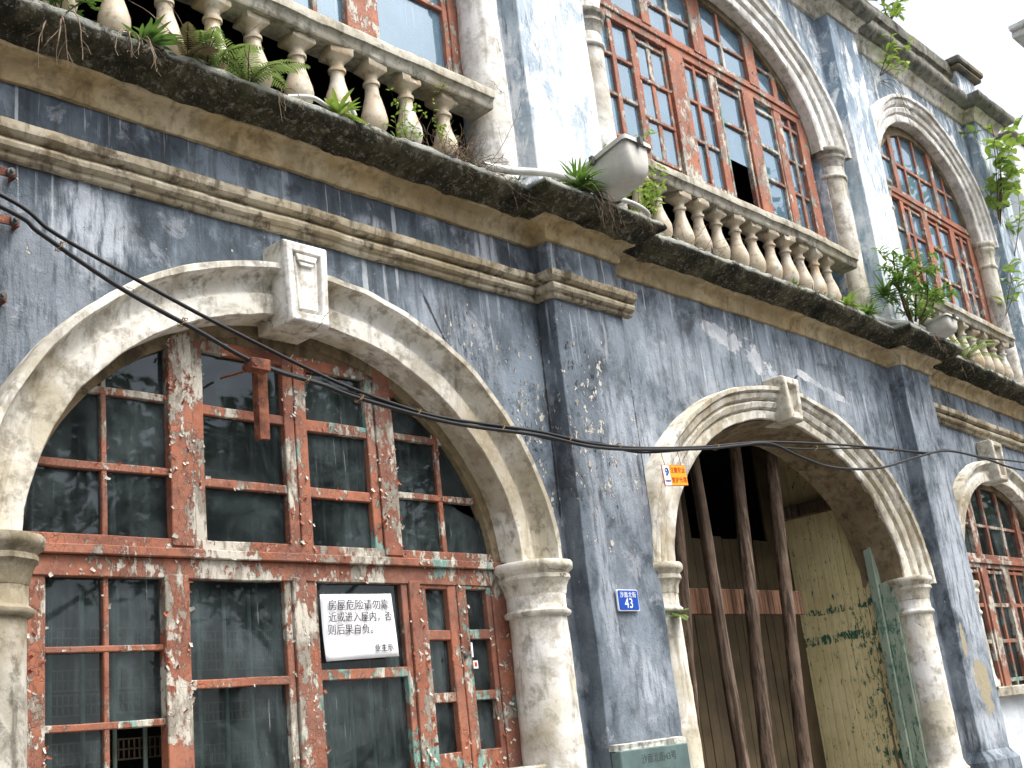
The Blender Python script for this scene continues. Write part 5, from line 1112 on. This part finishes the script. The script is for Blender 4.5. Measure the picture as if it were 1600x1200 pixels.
mb = MB(); mb.tube(smoothpath([(15.6, -.05, 6.95), (18, -.9, 7.4), (24, -2.2, 9.2)], 8), .010, 6); tag(mb.build('telephone_wire', M['cable'], None, (15.6, 0, 6.95)), 'thin wire running off the corner of the building towards the right edge', 'wire')

TR = random.Random(21)
def crown_mesh(n, lobes, size):
    mb = MB()
    for _ in range(n):
        c, r = TR.choice(lobes); u = Vector((TR.gauss(0, 1), TR.gauss(0, 1), TR.gauss(0, 1))).normalized()*(TR.random()**.45)
        p = Vector((c[0]+u.x*r[0], c[1]+u.y*r[1], c[2]+u.z*r[2])); a = Vector((TR.gauss(0, 1), TR.gauss(0, 1), TR.gauss(0, .6))).normalized(); b = a.cross(Vector((TR.gauss(0, 1), TR.gauss(0, 1), 1))).normalized(); s_ = size*TR.uniform(.6, 1.3)
        mb.quad(p-a*s_-b*s_*.1, p-b*s_*.5, p+a*s_, p+b*s_*.5)
    return mb
def street_tree(x, y, h, w_, label):
    root = empty('street_tree', (x, y, 0)); tag(root, label, 'tree', 'trees across the street')
    mb = MB(); path = smoothpath([(x, y, -.05), (x+.1, y, h*.25), (x-.1, y+.1, h*.55), (x, y, h*.8)], 5); mb.tube(path, [lerp(.32, .08, k/(len(path)-1)) for k in range(len(path))], 9)
    for k in range(7): a = k*.9; mb.tube([(x, y, h*(.3+.05*k)), (x+math.cos(a)*w_*.4, y+math.sin(a)*w_*.4, h*(.45+.05*k)), (x+math.cos(a)*w_*.8, y+math.sin(a)*w_*.8, h*(.55+.05*k))], [.11, .07, .03], 6)
    mb.build('trunk', M['bark'], root, (x, y, 0), smooth=60)
    lobes = [((x+TR.uniform(-.6, .6)*w_, y+TR.uniform(-.6, .6)*w_, h*TR.uniform(.38, .9)), (w_*TR.uniform(.35, .6), w_*TR.uniform(.35, .6), h*TR.uniform(.10, .18))) for _ in range(11)]
    crown_mesh(5200, lobes, .24).build('crown', M['leaftree'], root, (x, y, h*.4), recalc=False); return root
t0 = street_tree(9, -19, 11.5, 4.6, 'street tree on the far pavement, mirrored dark in the lower panes')
for x, y, sc_, rz in ((17.5, -20, .95, 1.2), (26, -19.5, 1.05, 2.6), (35, -21, 1.0, 4.0), (46, -20, 1.1, 5.2), (58, -21, 1.05, .6), (72, -22, 1.1, 3.2), (-1, -20, 1, 2.2)):
    r_ = t0.copy(); COL.objects.link(r_); r_.location = (x, y, 0); r_.scale = (sc_,)*3; r_.rotation_euler = (0, 0, rz)
    for ch in list(t0.children): c2 = ch.copy(); COL.objects.link(c2); c2.parent = r_
street_tree(28.5, -10.5, 17.0, 3.8, 'tall street tree mirrored green in the upper window panes')
